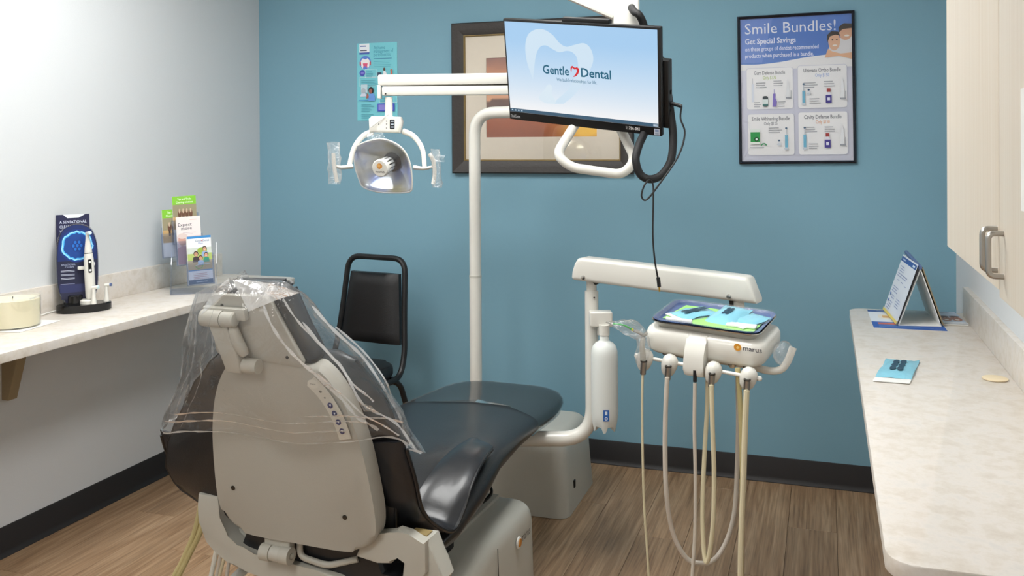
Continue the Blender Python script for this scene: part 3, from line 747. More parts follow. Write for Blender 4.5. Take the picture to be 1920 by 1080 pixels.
ha = part(MB().tube([HM @ Vector((-.118, .035, .020)), HM @ Vector((-.062, .035, .020))], .020, 20, 1), 'headrest_barrel', 'frame_grey')
part(MB().tube([HM @ Vector((-.061, .035, .020)), HM @ Vector((-.030, .035, .020))], .0185, 20, 1).tube([HM @ Vector((-.030, .035, .020)), HM @ Vector((-.027, .035, .020))], lambda t: .0185-.003*t, 20, 1), 'barrel_cap', 'frame_grey', ha)
part(MB().box((-.062, .045, .008), (.12, .03, .016), .006, M=HM), 'barrel_mount', 'frame_grey', ha)
part(MB().prism(fl_ := [(-.106, .03), (-.052, .03), (-.03, -.075), (-.03, -.10), (-.075, -.10)], .004, .028, .006, 3, M=HM), 'headrest_arm', 'frame_grey')
part(MB().tube([HM @ Vector((-.040, .018, .018)), HM @ Vector((-.032, -.02, .02)), HM @ Vector((-.018, -.055, .018))], lambda t: .0085+.006*math.sin(math.pi*min(1, max(0, t)))**.5, 14, 5), 'release_lever', 'frame_grey')
part(MB().tube([HM @ Vector((-.028, -.083, .014)), HM @ Vector((.012, -.083, .014))], .018, 18, 1), 'lower_barrel', 'frame_grey')
part(MB().box((-.03, -.115, -.015), (.07, .08, .012), .003, M=HM), 'headrest_blade', 'brushed_nickel')
# hoses hanging at the left of the chair
for pts, r_, mm in (([(380, 915), (376, 950), (364, 1000), (343, 1050), (318, 1110)], .0075, 'hose_yellow'), ([(394, 915), (389, 950), (374, 1000), (352, 1045), (326, 1110)], .0085, 'hose_yellow'),
                    ([(417, 985), (410, 1015), (402, 1050), (393, 1110)], .0065, 'hose_white'), ([(424, 985), (418, 1020), (411, 1055), (404, 1110)], .005, 'hose_grey'), ([(430, 985), (428, 1020), (418, 1055), (408, 1110)], .0045, 'hose_beige'), ([(436, 990), (437, 1020), (428, 1060), (424, 1110)], .005, 'hose_grey')):
    L = [at(x, y, 2.50) for x, y in pts]; p = L[-1]
    L += [Vector((p.x-.01, p.y+.02, .09)), Vector((p.x, p.y+.06, .03)), Vector((p.x+.02, p.y+.15, r_+.001)), Vector((p.x+.05, p.y+.30, r_+.001))]
    MB().tube(L, r_, 10, 5).build('hose', mm, dc)
MB().tube([at(475, 1052, 2.55), at(455, 1070, 2.5), at(425, 1100, 2.45)], .014, 12, 4).build('pipe', 'white_plastic', dc)

# ------------------------------------------------------------------ clear plastic covers on the chair
def bag():
    keys = [  # z ref, xl, xr, yb, yf
        (0.00, -.085, .045, -.165, -.125, 1.165), (.12, -.165, .085, -.205, -.075, 1.135), (.25, -.19, .115, -.215, -.02, 1.08), (.42, -.235, .165, -.20, .05, .995), (.6, -.28, .215, -.165, .10, .915), (.8, -.335, .25, -.13, .135, .845), (1., -.38, .275, -.11, .16, .78)]
    rings = []
    N = 72
    for i in range(33):
        t_ = i/32; xl, xr, yb, yf, z = lerp_tab(keys, t_)
        ring = []
        for k_ in range(N):
            a = 2*math.pi*k_/N; ca, sa = math.cos(a), math.sin(a)
            x = (xl+xr)/2+(xr-xl)/2*math.copysign(abs(ca)**.7, ca); y = (yb+yf)/2+(yf-yb)/2*math.copysign(abs(sa)**.8, sa)
            zz = z
            zz += t_*t_*(.03*(1 if sa < 0 else 0)*abs(sa)*(.5+ca)+(-.075*max(0, ca)*max(0, sa+.35)) + (-.02 if ca < -.6 else 0))
            fold = abs(math.sin(a*6+math.sin(t_*3)*1.2))*.022*t_-.008*t_+abs(noise.noise(Vector((a*5, t_*2.2, 2))))*.03*t_+.012*abs(noise.noise(Vector((a*13, t_*3, 5))))
            nv = noise.noise_vector(Vector((x*7, y*7, zz*6)))*.018+noise.noise_vector(Vector((x*22, y*22, zz*9)))*.006
            d = Vector((ca, sa, 0))
            p = Vector((x, y, zz))+d*(fold+.004)+nv*min(1, .25+t_)
            # keep outside the shell face
            if sa < -.2: p.y = min(p.y, backy(p.z)-.012) if abs(p.x) < .24 and p.z < .97 else p.y
            ring.append(p)
        rings.append(ring)
    m = MB().loft(rings, True, False)
    m.f.append(tuple(range(N)))
    return m
cv = thing('plastic_chair_cover', 'crumpled clear plastic bag draped over the dental chair headrest', 'plastic cover', CW @ Vector((0, 0, .72)), CR_)
b_ = bag(); b_.v = [CW @ v for v in b_.v]
b_.build('bag', 'clear_film', cv, smooth=70)
def bagpt(i, k_): return b_.v[i*72+(k_ % 72)]
def bright_crease(ids, w_):
    "a doubled fold of film on the bag, whiter to paint in highlight streaks"
    L = [bagpt(i, k_).copy() for i, k_ in ids]
    for _ in range(4): L = [L[0]]+[(L[q_-1]+L[q_]*2+L[q_+1])/4 for q_ in range(1, len(L)-1)]+[L[-1]]
    cen = CW @ Vector((-.05, -.02, .95)); a = []; b = []
    for q_, p in enumerate(L):
        tt = (L[min(q_+1, len(L)-1)]-L[max(q_-1, 0)]).normalized(); nn = (p-cen); nn.z *= .3; nn.normalize(); sdv = tt.cross(nn).normalized(); ww = w_*(.3+abs(math.sin(q_*1.1)))
        a.append(p+nn*.003+sdv*ww); b.append(p+nn*.006-sdv*ww)
    MB().loft([list(pr_) for pr_ in zip(a, b)], False, False).build('bright_crease', 'flap_film', cv, smooth=60)
bright_crease([(32, k_) for k_ in range(73)], .0022)
for i0, i1, k0, k1, w_ in ((6, 31, 52, 47, .002), (5, 30, 60, 66, .003), (8, 32, 68, 70, .0025), (6, 31, 2, 5, .003), (10, 32, 8, 9, .002), (9, 32, 36, 37, .0025), (12, 32, 32, 31, .002), (14, 31, 41, 39, .0025), (27, 27, 42, 66, .0018), (29, 29, 44, 62, .0025), (25, 26, 58, 72, .002), (16, 31, 63, 68, .0015), (4, 22, 66, 70, .002)):
    n_ = max(abs(i1-i0), abs(k1-k0))
    bright_crease([(round(i0+(i1-i0)*q_/n_), round(k0+(k1-k0)*q_/n_)) for q_ in range(n_+1)], w_)
flp = [(436, 524), (470, 526), (505, 531), (540, 541), (562, 549), (520, 562), (466, 584), (452, 556)]
ctr = at(495, 548, 2.035)
V = [at(x, y, 2.03+.02*math.sin(i*1.7)) for i, (x, y) in enumerate(flp)]
MB().add(V+[ctr, at(505, 531, 2.0)], [(i, (i+1) % 8, 8) for i in range(8)]).build('folded_flap', 'flap_film', cv, smooth=0)
top = [(375, 592), (395, 552), (430, 520), (459, 506), (470, 524), (440, 540), (400, 575)]
MB().add([at(x, y, 2.12+.03*math.sin(i*2.1)) for i, (x, y) in enumerate(top)]+[at(428, 545, 2.1)], [(i, (i+1) % 7, 7) for i in range(7)]).build('top_corner', 'clear_film', cv, smooth=0)
# toe cover
rings = []
for i, y in enumerate([1.02, 1.06, 1.12, 1.2, 1.28, 1.34, 1.38, 1.41, 1.432, 1.445]):
    rr_ = seat_ring(min(y, 1.437), .0035)
    o = []
    for p in rr_:
        q_ = p.copy(); q_.y = y if y < 1.44 else 1.445
        if i == 0: q_.y += .03*math.sin(p.x*14+1)+.045*(1-min(1, abs(p.x)/.25))
        if p.z < .5: q_.z -= .006+.006*noise.noise(p*20)
        o.append(q_)
    rings.append(o)
m = MB().loft(rings, True, False); m.v = [CW @ v for v in m.v]
tag(m.build('plastic_foot_cover', 'toe_film', smooth=70), 'clear plastic sleeve over the foot end of the dental chair', 'plastic cover')

# ------------------------------------------------------------------ floor utility box
def fbox(z, x0, x1, y0, y1, r): return [Vector((p[0], p[1], z)) for p in rrect(x1-x0, y1-y0, r, 6, (x0+x1)/2, (y0+y1)/2)]
t = thing('utility_box', 'ivory plastic floor utility box behind the dental chair base', 'utility box', (-1.17, 3.69, 0))
rings = [fbox(0.002, -1.44, -.958, 3.47, 3.93, .05), fbox(.02, -1.438, -.96, 3.472, 3.928, .05), fbox(.25, -1.425, -.975, 3.487, 3.915, .055), fbox(.285, -1.418, -.983, 3.495, 3.907, .055), fbox(.305, -1.40, -1.0, 3.513, 3.889, .055), fbox(.312, -1.375, -1.022, 3.54, 3.862, .045)]
MB().loft(rings).build('cover', 'cover_grey', t, smooth=45)
MB().box((-.967, 3.60, .10), (.012, .02, .03), .002).build('latch', 'slot_black', t)

# ------------------------------------------------------------------ dental light on its post
PX, PY = -1.388, 3.6
t = thing('dental_light', 'white dental operating light on a tall bent post', 'dental light', (PX, PY, .31))
d0 = (Vector((PX, PY, 1.6))-ORG).dot(fw)
pe = at(1075, 214, d0-.25)
MB().tube([(PX, PY, .312), (PX, PY, .92)], .0255, 20, 1).build('lower_post', 'ivory_plastic', t)
MB().tube([(PX, PY, .925), (PX, PY, 1.0)]+[tuple(p) for p in fillet([(PX, PY, 1.2), (PX, PY, 1.607), (pe.x, pe.y, 1.607)], .10, 10)[1:]], .0245, 20, 1).build('upper_post', 'ivory_plastic', t)
MB().tube([(PX, PY, .918), (PX, PY, .928)], .0262, 20, 1).build('post_joint', 'cover_grey', t)
MB().tube([(pe.x, pe.y, 1.58), (pe.x, pe.y, 1.76)], .032, 18, 1).build('pivot', 'white_plastic', t)
dl = 3.27
a0, a1 = at(1075, 146, dl+.05), at(709, 151, dl)
MB().bar(a0, a1, .045, .040, .008).build('light_arm', 'white_plastic', t)
MB().bar(at(1075, 168, dl+.05), at(716, 171, dl), .042, .034, .009).build('counter_arm', 'white_plastic', t)
MB().bar(at(1075, 157.5, dl+.05), at(724, 160.5, dl), .012, .01).build('arm_gap', 'dark_metal', t)
MB().bar(at(712, 160, dl), at(712, 185, dl), .042, .012, .003, upv=rt).build('arm_end_plate', 'white_plastic', t)
MB().tube([at(723, 176, dl-.024), at(723, 176, dl-.021)], .003, 10, 1).build('screw', 'dark_metal', t)
MB().tube([at(729, 182, dl), at(729, 222, dl)], .0135, 16, 1).build('drop_stem', 'white_plastic', t)
hb = thing_c = at(725, 234, dl)
HBM = frame_mat(hb, rt, (0, 0, 1))
hbox = MB().prism([(-.058, -.026), (.050, -.030), (.058, .012), (.052, .028), (-.050, .030), (-.060, .02)], -.03, .03, .008, 3, M=HBM).build('switch_housing', 'white_plastic', t)
P = Print(); P.rr(-.03, -.02, .036, .021, .003, (228, 226, 220)); P.rr(.015, -.016, .032, .018, .003, (20, 24, 34))
for yy in (-.010, 0, .010): P.rect(.019, yy, .029, yy+.003, (200, 210, 225))
for yy in (-.012, .002, .012): P.ell(.004, yy, .0025, .002, (90, 90, 92), 8)
P.poly([(-.026, .0), (-.022, .0), (-.024, .006)], (40, 40, 42))
P.build('switch_print', HBM @ Matrix.Translation((0, 0, .0305)), hbox)
MB().tube([at(696, 238, dl-.04), at(712, 226, dl-.045), at(728, 214, dl-.03)], .0032, 8, 2).build('twist_tie', 'paper_white', hbox)
for pts in ([(698, 247), (680, 256), (664, 278), (655, 310)], [(756, 246), (776, 256), (792, 280), (796, 313)]):
    MB().tube([at(x, y, dl-.01-.02*i) for i, (x, y) in enumerate(pts)], lambda q_: .0085-.0015*q_, 12, 6, flat=(1.25, .9)).build('yoke_arm', 'white_plastic', t)
# reflector head
rc = at(718, 312, dl-.06)
nrm = (-.33*rt-.22*up-.92*fw).normalized()
yv = (up-nrm*up.dot(nrm)).normalized(); xv = yv.cross(nrm)
RM = frame_mat(rc, xv, yv)
outl = [(-.108, -.01), (-.109, .045), (-.098, .068), (-.06, .086), (0, .098), (.05, .086), (.086, .060), (.104, .02), (.108, -.03), (.104, -.075), (.09, -.09), (.04, -.094), (-.03, -.092), (-.085, -.076), (-.098, -.05)]
oc = catmull([(a, b, 0) for a, b in outl]+[(outl[0][0], outl[0][1], 0)], 3)[:-1]
rings = []
for i in range(9):
    s_ = 1-i/8*.86; rings.append([Vector((p.x*s_+(1-s_)*.012, p.y*s_+(1-s_)*.005, -.062*(1-s_**2))) for p in oc])
rf = MB().loft(rings, True, False); rf.f.append(tuple(8*len(oc)+k_ for k_ in range(len(oc))))
rfo = rf.__class__.build(MB().add(rf.v, rf.f, RM), 'reflector', 'reflector_glass', t, smooth=60)
md = rfo.modifiers.new('thickness', 'SOLIDIFY'); md.thickness = .004; md.offset = -1
MB().tube([RM @ Vector((p.x*1.005, p.y*1.005, .001)) for p in oc+[oc[0]]], .0028, 8, 1, cap=False).build('rim', 'white_plastic', t)
MB().loft([[RM @ Vector((p.x*s_, p.y*s_, .006+.008*(1-s_))) for p in oc] for s_ in (1.0, .6, .25)], True, False).build('clear_shield', 'acrylic', t, smooth=60)
LM = RM @ Matrix.Translation((.012, .004, -.05))
MB().lathe([(.034, 0), (.034, .004), (.020, .006), (.020, .052), (0, .052)], 20, LM).build('lamp_socket', 'dark_disc', t)
lh = MB()
for k_ in range(12):
    a = 2*math.pi*k_/12
    MB_ = Matrix.Rotation(a, 4, 'Z')
    MB().box((.0255, 0, .058), (.005, .0085, .044), .001, M=LM @ MB_).build('guard_fin', 'ivory_plastic', t)
cap = MB().lathe([(.0, .076), (.029, .076), (.031, .080), (.031, .092), (.028, .096), (0, .0965)], 28, LM).build('lamp_cap', 'ivory_plastic', t)
P = Print(); P.ell(0, .008, .0105, .0105, (206, 140, 62)); P.ell(-.002, .010, .006, .006, (226, 172, 96)); P.poly([(-.002, -.004), (.011, .004), (.011, .001), (0, -.004)], (250, 244, 232)); P.text('marus', 0, -.015, .013, (70, 68, 66), 'c', width=.034)
P.build('logo', LM @ Matrix.Translation((0, 0, .0968)), cap)
for sg, hx, pts in ((-1, 627, [(662, 312), (640, 314), (630, 312)]), (1, 812, [(776, 314), (795, 316), (810, 313)])):
    MB().tube([at(x, y, dl-.07-.01*i) for i, (x, y) in enumerate(pts)], lambda q_: .010-.004*q_, 12, 5, flat=(.8, 1.1)).build('handle_stub', 'white_plastic', t)
    hp_ = [(625, 287), (627, 315), (632, 342)] if sg < 0 else [(805, 288), (813, 302), (815, 325), (812, 345)]
    MB().tube([at(x, y, dl-.09) for x, y in hp_], .0068, 12, 5).build('handle', 'white_plastic', t)
    def slv(cx, cy, w, h, lean, name):
        rings = []
        for i in range(9):
            v = i/8-.5; c = at(cx+lean*v, cy+h*v, dl-.09); r_ = []
            for k_ in range(14):
                a = 2*math.pi*k_/14
                p = c+rt*math.cos(a)*w*(1+.3*noise.noise(Vector((i*.8, k_*.5, sg))))+fw*math.sin(a)*.012
                r_.append(p+noise.noise_vector(p*40)*.004)
            rings.append(r_)
        return MB().loft(rings, True, False).build(name, 'sleeve_film', smooth=50)
    if sg < 0: tag(slv(627, 306, .021, 78, 2, 'plastic_sleeve'), 'clear plastic sleeve on the left handle of the operating light', 'plastic sleeve')
    else: tag(slv(818, 316, .017, 72, 6, 'plastic_sleeve'), 'clear plastic sleeve on the right handle of the operating light', 'plastic sleeve')
fl_pts = [(806, 289), (834, 290), (836, 304), (816, 302)]
V = [at(x, y, dl-.09) for x, y in fl_pts]
rings = [[jig(V[0].lerp(V[3], j/4), .005, 60) for j in range(5)]] + [[jig(V[0].lerp(V[1], i/6).lerp(V[3].lerp(V[2], i/6), j/4), .008, 60) for j in range(5)] for i in range(1, 7)]
tag(MB().loft(rings, False, False).build('plastic_tail', 'sleeve_film', smooth=40), 'twisted loose tail of plastic wrap beside the right light handle', 'plastic wrap')
V = [at(x, y, dl-.05) for x, y in ((690, 247), (712, 243), (722, 262), (688, 270))]
rings = [[jig(V[0].lerp(V[1], i/6).lerp(V[3].lerp(V[2], i/6), j/5), .010, 45) for j in range(6)] for i in range(7)]
tag(MB().loft(rings, False, False).build('plastic_wrap', 'sleeve_film', smooth=40), 'scrap of clear plastic wrap tied under the light switch housing', 'plastic wrap')

# ------------------------------------------------------------------ monitor
MC = Vector((-.728, 2.815, 1.690))
MR = Matrix.Rotation(R(-12.98), 4, 'Z') @ Matrix.Rotation(R(18.56), 4, 'X') @ Matrix.Rotation(R(7.15), 4, 'Y')
MM = Matrix.Translation(MC) @ MR @ Matrix.Rotation(R(90), 4, 'X')      # x right, y up, z out of the screen
t = thing('monitor', 'black flat panel monitor showing a tooth logo on pale blue', 'monitor', MC)
W, HH = .54, .342
MB().box((0, 0, -.010), (W, HH, .02), .004, M=MM).build('housing', 'black_plastic', t)
MB().box((0, 0, -.028), (.40, .24, .02), .008, M=MM).build('rear_cover', 'black_plastic', t)
MB().box((.175, -.045, -.045), (.215, .215, .034), .004, M=MM).build('mini_computer', 'black_plastic', t)
MB().box((.02, HH/2+.004, -.016), (.16, .016, .02), .004, M=MM).build('camera_bar', 'black_plastic', t)
for (x, y) in ((.27, .01), (.27, -.03), (.27, -.05), (.27, -.09)): MB().box((.283, y-.05, -.045), (.004, .012, .008), .001, M=MM).build('port', 'slot_black', t)
sx0, sx1, sy0, sy1 = -W/2+.006, W/2-.010, -HH/2+.030, HH/2-.008
P = Print(); sw, shh = sx1-sx0, sy1-sy0
def sky(u, v):
    k_ = max(0, min(1, (v-.06)/.75)); k_ = k_**.8; d = .5*math.hypot(u-.55, 0)
    a = (252, 253, 255); b = (172, 212, 248)
    return tuple(a[i]*(1-k_)+b[i]*k_ for i in range(3))
P.grid(sx0, sy0, sx1, sy1, 12, 24, sky)
def sp(cx, cy):
    "map crop pixels of the screen to its plane"
    v = 0; u = 0
    TL, TR, BL, BR = (312, 118), (1172, 166), (350, 630), (1183, 725)
    u, v = .5, .5
    for _ in range(12):
        ex = (TL[0]*(1-u)+TR[0]*u)*(1-v)+(BL[0]*(1-u)+BR[0]*u)*v-cx; ey = (TL[1]*(1-u)+TR[1]*u)*(1-v)+(BL[1]*(1-u)+BR[1]*u)*v-cy
        u -= ex/850; v -= ey/535
        v += 0
    return (sx0+u*sw, sy1-v*shh)
def curve(pts, sub=5): return [(p.x, p.y) for p in catmull([(*sp(*p), 0) for p in pts], sub)]
outer = curve([(484, 445), (450, 350), (439, 260), (455, 195), (500, 165), (550, 166), (600, 195), (640, 240), (680, 262), (730, 250), (780, 242), (815, 270), (832, 325), (820, 380), (775, 470), (720, 545), (665, 590)])
inner = curve([(660, 590), (630, 580), (600, 588), (625, 585), (690, 505), (735, 420), (748, 370), (738, 320), (712, 292), (680, 285), (640, 293), (600, 275), (560, 254), (525, 265), (503, 310), (494, 370), (486, 445)])
P.poly(outer+[sp(600, 590), sp(690, 510), sp(735, 425)]+curve([(748, 370), (738, 320), (712, 292), (680, 285), (640, 293), (600, 275), (560, 254), (525, 265), (503, 310), (494, 370), (486, 445)]), (215, 236, 252))
P.poly(curve([(600, 590), (560, 585), (522, 560), (530, 535), (555, 505), (570, 482), (592, 480), (600, 500), (596, 530), (620, 575), (612, 590)]), (226, 242, 253))
def tl_(s1, x, y, h, w, c, bold=0): a = sp(x, y); b = sp(x+w, y+w*.058); P.text(s1, a[0], a[1], h, c, 'l', bold, width=b[0]-a[0])
tl_('Gentle', 545, 412, .041, 152, (26, 100, 128), .018); tl_('Dental', 765, 432, .041, 166, (26, 100, 128), .018)
tl_('We build relationships for life.', 625, 456, .016, 228, (60, 120, 150), .004)
P.poly(curve([(706, 400), (705, 378), (716, 370), (728, 380), (742, 378), (753, 390), (750, 412), (735, 430), (718, 432), (728, 424), (741, 402), (737, 390), (726, 391), (716, 381), (711, 392), (710, 405)], 3), (222, 44, 54))
P.rect(sx0, sy0, sx1, sy0+.011, (64, 96, 120))
for k_ in range(4): P.rect(sx0+.006+k_*.012, sy0+.003, sx0+.011+k_*.012, sy0+.0075, (190, 210, 226))
P.rect(sx1-.016, sy0+.002, sx1-.002, sy0+.005, (200, 215, 228)); P.rect(sx1-.016, sy0+.0065, sx1-.002, sy0+.0085, (190, 208, 224))
P.build('screen', MM @ Matrix.Translation((0, 0, .0004)), t, 'screen')
P = Print(); P.text('ThinkCentre', -W/2+.006, -HH/2+.008, .015, (190, 192, 196), bold=.01, width=.036)
P.text('11756-041', W/2-.118, -HH/2+.012, .014, (236, 236, 236), bold=.015, width=.046)
P.rect(W/2-.024, -HH/2+.003, W/2-.006, -HH/2+.024, (190, 196, 208)); P.rect(W/2-.021, -HH/2+.014, W/2-.009, -HH/2+.021, (120, 140, 176)); P.rect(W/2-.021, -HH/2+.006, W/2-.009, -HH/2+.011, (150, 160, 180))
P.rect(-W/2+.004, -HH/2+.0285, W/2-.006, -HH/2+.0295, (150, 156, 164))
P.build('bezel_lettering', MM @ Matrix.Translation((0, 0, .0002)), t)
MB().tube([MM @ Vector((.285, -.075, -.045)), MM @ Vector((.318, -.082, -.045))], .006, 10, 1).build('usb_plug', 'black_plastic', t)

# monitor arm hanging from the ceiling
kn = MM @ Vector((.10, .14, -.12))
t = thing('monitor_mount', 'white ceiling mounted monitor arm with loop handle', 'monitor mount', (-1.35, 3.05, ZC))
b1 = at(1162, 16, 3.05); b0 = at(860, -115, 3.2)
MB().bar(b0, b1, .06, .085, .012).build('arm_beam', 'white_plastic', t)
MB().bar(b0+up*.06, b1+up*.075, .05, .04, .01).build('arm_cover', 'white_plastic', t)
MB().tube([b0-Vector((0, 0, .04)), Vector((b0.x, b0.y, ZC-.02))], .03, 18, 1).build('ceiling_post', 'white_plastic', t)
MB().lathe([(.09, -.02), (.09, -.004), (.085, 0)], 28, Matrix.Translation((b0.x, b0.y, ZC))).build('ceiling_plate', 'white_plastic', t)
c_ = at(1173, 8, 3.05)
MB().box((0, 0, 0), (.085, .075, .21), .014, 3, M=frame_mat(c_, rt, fw)).build('arm_knuckle', 'white_plastic', t)
MB().bar(c_-Vector((0, 0, .08)), MM @ Vector((.06, 0, -.045)), .05, .05, .008).build('mount_bracket', 'black_plastic', t)
hd = 3.0
hpts = [(1085, 225), (1055, 258), (1048, 290), (1074, 312), (1160, 326), (1184, 310), (1186, 288), (1170, 250), (1150, 225)]
MB().tube(fillet([at(1090, 215, hd), at(1043, 290, hd-.05), at(1070, 314, hd-.06), at(1168, 328, hd-.08), at(1192, 300, hd-.08), at(1158, 230, hd-.02)], .05, 8), .0155, 16, 1).build('loop_handle', 'white_plastic', t)
cb = MB().tube([at(1184, 14, 3.0), at(1189, 22, 2.97), at(1198, 28, 2.96), at(1206, 44, 2.97), at(1212, 70, 2.98), at(1218, 110, 2.95)], .0125, 12, 6).build('cable_sleeve', 'black_braid')
tag(cb, 'short black braided cable sleeve emerging from the white arm knuckle', 'cable')
cb = MB().tube([at(1238, 110, 2.92), at(1250, 160, 2.86), at(1257, 210, 2.84), at(1262, 255, 2.83), at(1258, 300, 2.82), at(1240, 328, 2.81), at(1218, 336, 2.80), at(1200, 326, 2.80), at(1192, 300, 2.80), at(1197, 275, 2.82), at(1208, 250, 2.86)], .0125, 12, 8).build('cable_loop', 'black_braid')
tag(cb, 'thick black braided cable loop hanging below the monitor corner', 'cable')
cdx = thing('usb_cable', 'thin black cable dangling from the monitor with a metal plug', 'cable', at(1235, 545, 2.72))
p_ = MM @ Vector((.318, -.082, -.045))
MB().tube([p_, at(1276, 222, 2.77), at(1284, 250, 2.76), at(1272, 292, 2.75), at(1240, 340, 2.74), at(1213, 374, 2.74), at(1203, 368, 2.74), at(1207, 350, 2.74), at(1216, 338, 2.75), at(1224, 345, 2.75), at(1225, 375, 2.74), at(1224, 440, 2.73), at(1228, 490, 2.72), at(1234, 524, 2.72)], .0028, 8, 8).build('cord', 'black_plastic', cdx)
MB().tube([at(1234, 520, 2.72), at(1235, 528, 2.72), at(1236, 538, 2.72)], .0058, 10, 2).build('plug_body', 'black_plastic', cdx)
MB().bar(at(1236, 538, 2.72), at(1236.5, 547, 2.72), .008, .005, .001).build('plug_tip', 'gold_metal', cdx)

# ------------------------------------------------------------------ dental delivery unit
def hit(x, y, Mx, axis, val):
    Mi = Mx.inverted(); o = Mi @ ORG; d = Mi.to_3x3() @ (fw+rt*((x-960)/F)-up*((y-CY)/F)); k_ = (val-o[axis])/d[axis]
    return o+d*k_
TC = Vector((-.310, 2.765, .958))
TM = Matrix.Translation(TC) @ Matrix.Rotation(R(-11.6), 4, 'Z') @ Matrix.Rotation(R(6.5), 4, 'X') @ Matrix.Rotation(R(2.6), 4, 'Y')
pb = at(1110, 700, 3.2)
du = thing('delivery_unit', 'ivory dental delivery unit with hanging hoses on a swing arm', 'dental unit', (pb.x, pb.y, .4))
zt = at(1110, 545, 3.2).z; zl = at(1060, 823, 3.2).z
st = at(930, 833, 3.22)
MB().tube(fillet([(st.x, st.y, zl-.004), (pb.x, pb.y, zl), (pb.x, pb.y, zt)], .11, 12), lambda q_: .0265-.003*min(1, q_*1.5), 18, 1).build('support_post', 'ivory_plastic', du)
MB().tube([(pb.x, pb.y, zt-.002), (pb.x, pb.y, zt+.045)], .018, 16, 1).build('post_spigot', 'ivory_plastic', du)
MB().tube([at(1112, 530, 3.2), at(1119, 527, 3.18), at(1122, 520, 3.16)], .011, 12, 3).build('hose_stub', 'dark_metal', du)
MB().tube([at(1114, 558, 3.175), at(1114, 558, 3.172)], .003, 10, 1).build('screw', 'dark_metal', du)
La, Ra = at(1096, 503, 3.2), at(1403, 541, 2.88)
ax = (Ra-La).normalized(); sd = ax.cross(Vector((0, 0, 1))).normalized()
def sec(p, hw, h0, h1, r=.014): return [p+sd*q_[0]+Vector((0, 0, q_[1])) for q_ in rrect(2*hw, h1-h0, min(r, hw*.9, (h1-h0)*.45), 4, 0, (h0+h1)/2)]
MB().loft([sec(La-ax*.034, .028, -.037, -.024, .006), sec(La-ax*.030, .032, -.040, -.006, .009), sec(La-ax*.020, .035, -.041, .022), sec(La-ax*.010, .036, -.041, .036), sec(La+ax*.006, .036, -.041, .041), sec(Ra-ax*.03, .036, -.041, .041), sec(Ra-ax*.028, .0362, -.0412, .041), sec(Ra+ax*.000, .036, -.041, .040), sec(Ra+ax*.010, .035, -.041, .034), sec(Ra+ax*.026, .033, -.041, -.004), sec(Ra+ax*.034, .030, -.040, -.024, .008)]).build('swing_arm', 'ivory_plastic', du, smooth=40)
for p in (La+ax*.015, Ra-ax*.05): MB().lathe([(.0075, 0), (.0075, .003), (.004, .004), (0, .004)], 16, frame_mat(p+sd*.036-Vector((0, 0, .026)), ax, (0, 0, 1))).build('arm_bolt', 'steel', du)
hd_ = TM @ Vector((.06, .03, -.02))
MB().tube([Ra-ax*.03-Vector((0, 0, .03)), Vector((hd_.x, hd_.y, TC.z-.03)) if False else (Ra-ax*.03-Vector((0, 0, .13)))], .017, 16, 1).build('head_pivot', 'ivory_plastic', du)
MB().tube([Ra-ax*.055-Vector((0, 0, .035)), Ra-ax*.05-Vector((0, 0, .07))], .009, 12, 1).build('pivot_hose', 'dark_metal', du)
# control head
def hsec(z, gx, gy, r): return [TM @ Vector((q_[0], q_[1], z)) for q_ in rrect(.355+gx, .215+gy, r, 6, .0, -.012)]
MB().loft([hsec(-.094, -.06, -.05, .03), hsec(-.09, -.035, -.02, .03), hsec(-.078, -.01, -.002, .034), hsec(-.060, 0, .004, .036), hsec(-.035, 0, 0, .036), hsec(-.022, -.01, -.014, .034), hsec(-.016, -.035, -.04, .03), hsec(-.014, -.08, -.08, .03)]).build('control_head', 'ivory_plastic', du, smooth=50)
MB().box((-.01, -.0, -.103), (.26, .13, .022), .006, M=TM).build('underside_plate', 'brushed_nickel', du)
MB().lathe([(.011, 0), (.011, .008), (.007, .010), (0, .010)], 16, TM @ Matrix.Translation((.075, -.065, -.105)) @ Matrix.Rotation(R(90), 4, 'X')).build('gauge_knob', 'steel', du)
MB().lathe([(.007, 0), (.007, .02), (0, .02)], 14, TM @ Matrix.Translation((.115, -.06, -.1)) @ Matrix.Rotation(R(90), 4, 'X')).build('toggle', 'dark_metal', du)
P = Print(); P.ell(0, 0, .0105, .0105, (232, 160, 50)); P.poly([(-.004, -.002), (0, .004), (.006, .001), (.001, -.005)], (250, 210, 130)); P.text('marus', .016, -.006, .0205, (70, 72, 80), bold=.01, width=.052)
LB = hit(1383, 651, TM, 1, -.1215)
P.build('logo', TM @ frame_mat((LB.x, -.1225, LB.z), (1, 0, 0), (0, 0, 1)), du)
cbx = hit(1305, 660, TM, 1, -.13).x
prof = [(-.06, -.012), (-.10, -.016), (-.125, -.028), (-.148, -.06), (-.158, -.10), (-.158, -.122), (-.145, -.128), (-.118, -.122), (-.108, -.08), (-.06, -.04)]
pf = [(p.x, p.y) for p in catmull([(a, b, 0) for a, b in prof], 3)]
MB().prism(pf, cbx-.029, cbx+.029, .008, 3, M=TM @ Matrix(((0, 0, 1, 0), (1, 0, 0, 0), (0, 1, 0, 0), (0, 0, 0, 1)))).build('holder_bracket', 'ivory_plastic', du, smooth=50)
b0_, b1_ = hit(1194, 667, TM, 1, -.135), hit(1424, 710, TM, 1, -.135)
MB().tube([TM @ b0_, TM @ b1_], .0055, 12, 1).build('holder_bar', 'ivory_plastic', du)
for e_ in (b0_, b1_): MB().lathe([(0, -.008), (.006, -.0055), (.008, 0), (.006, .0055), (0, .008)], 12, TM @ Matrix.Translation(e_)).build('bar_knob', 'ivory_plastic', du)
ends = []
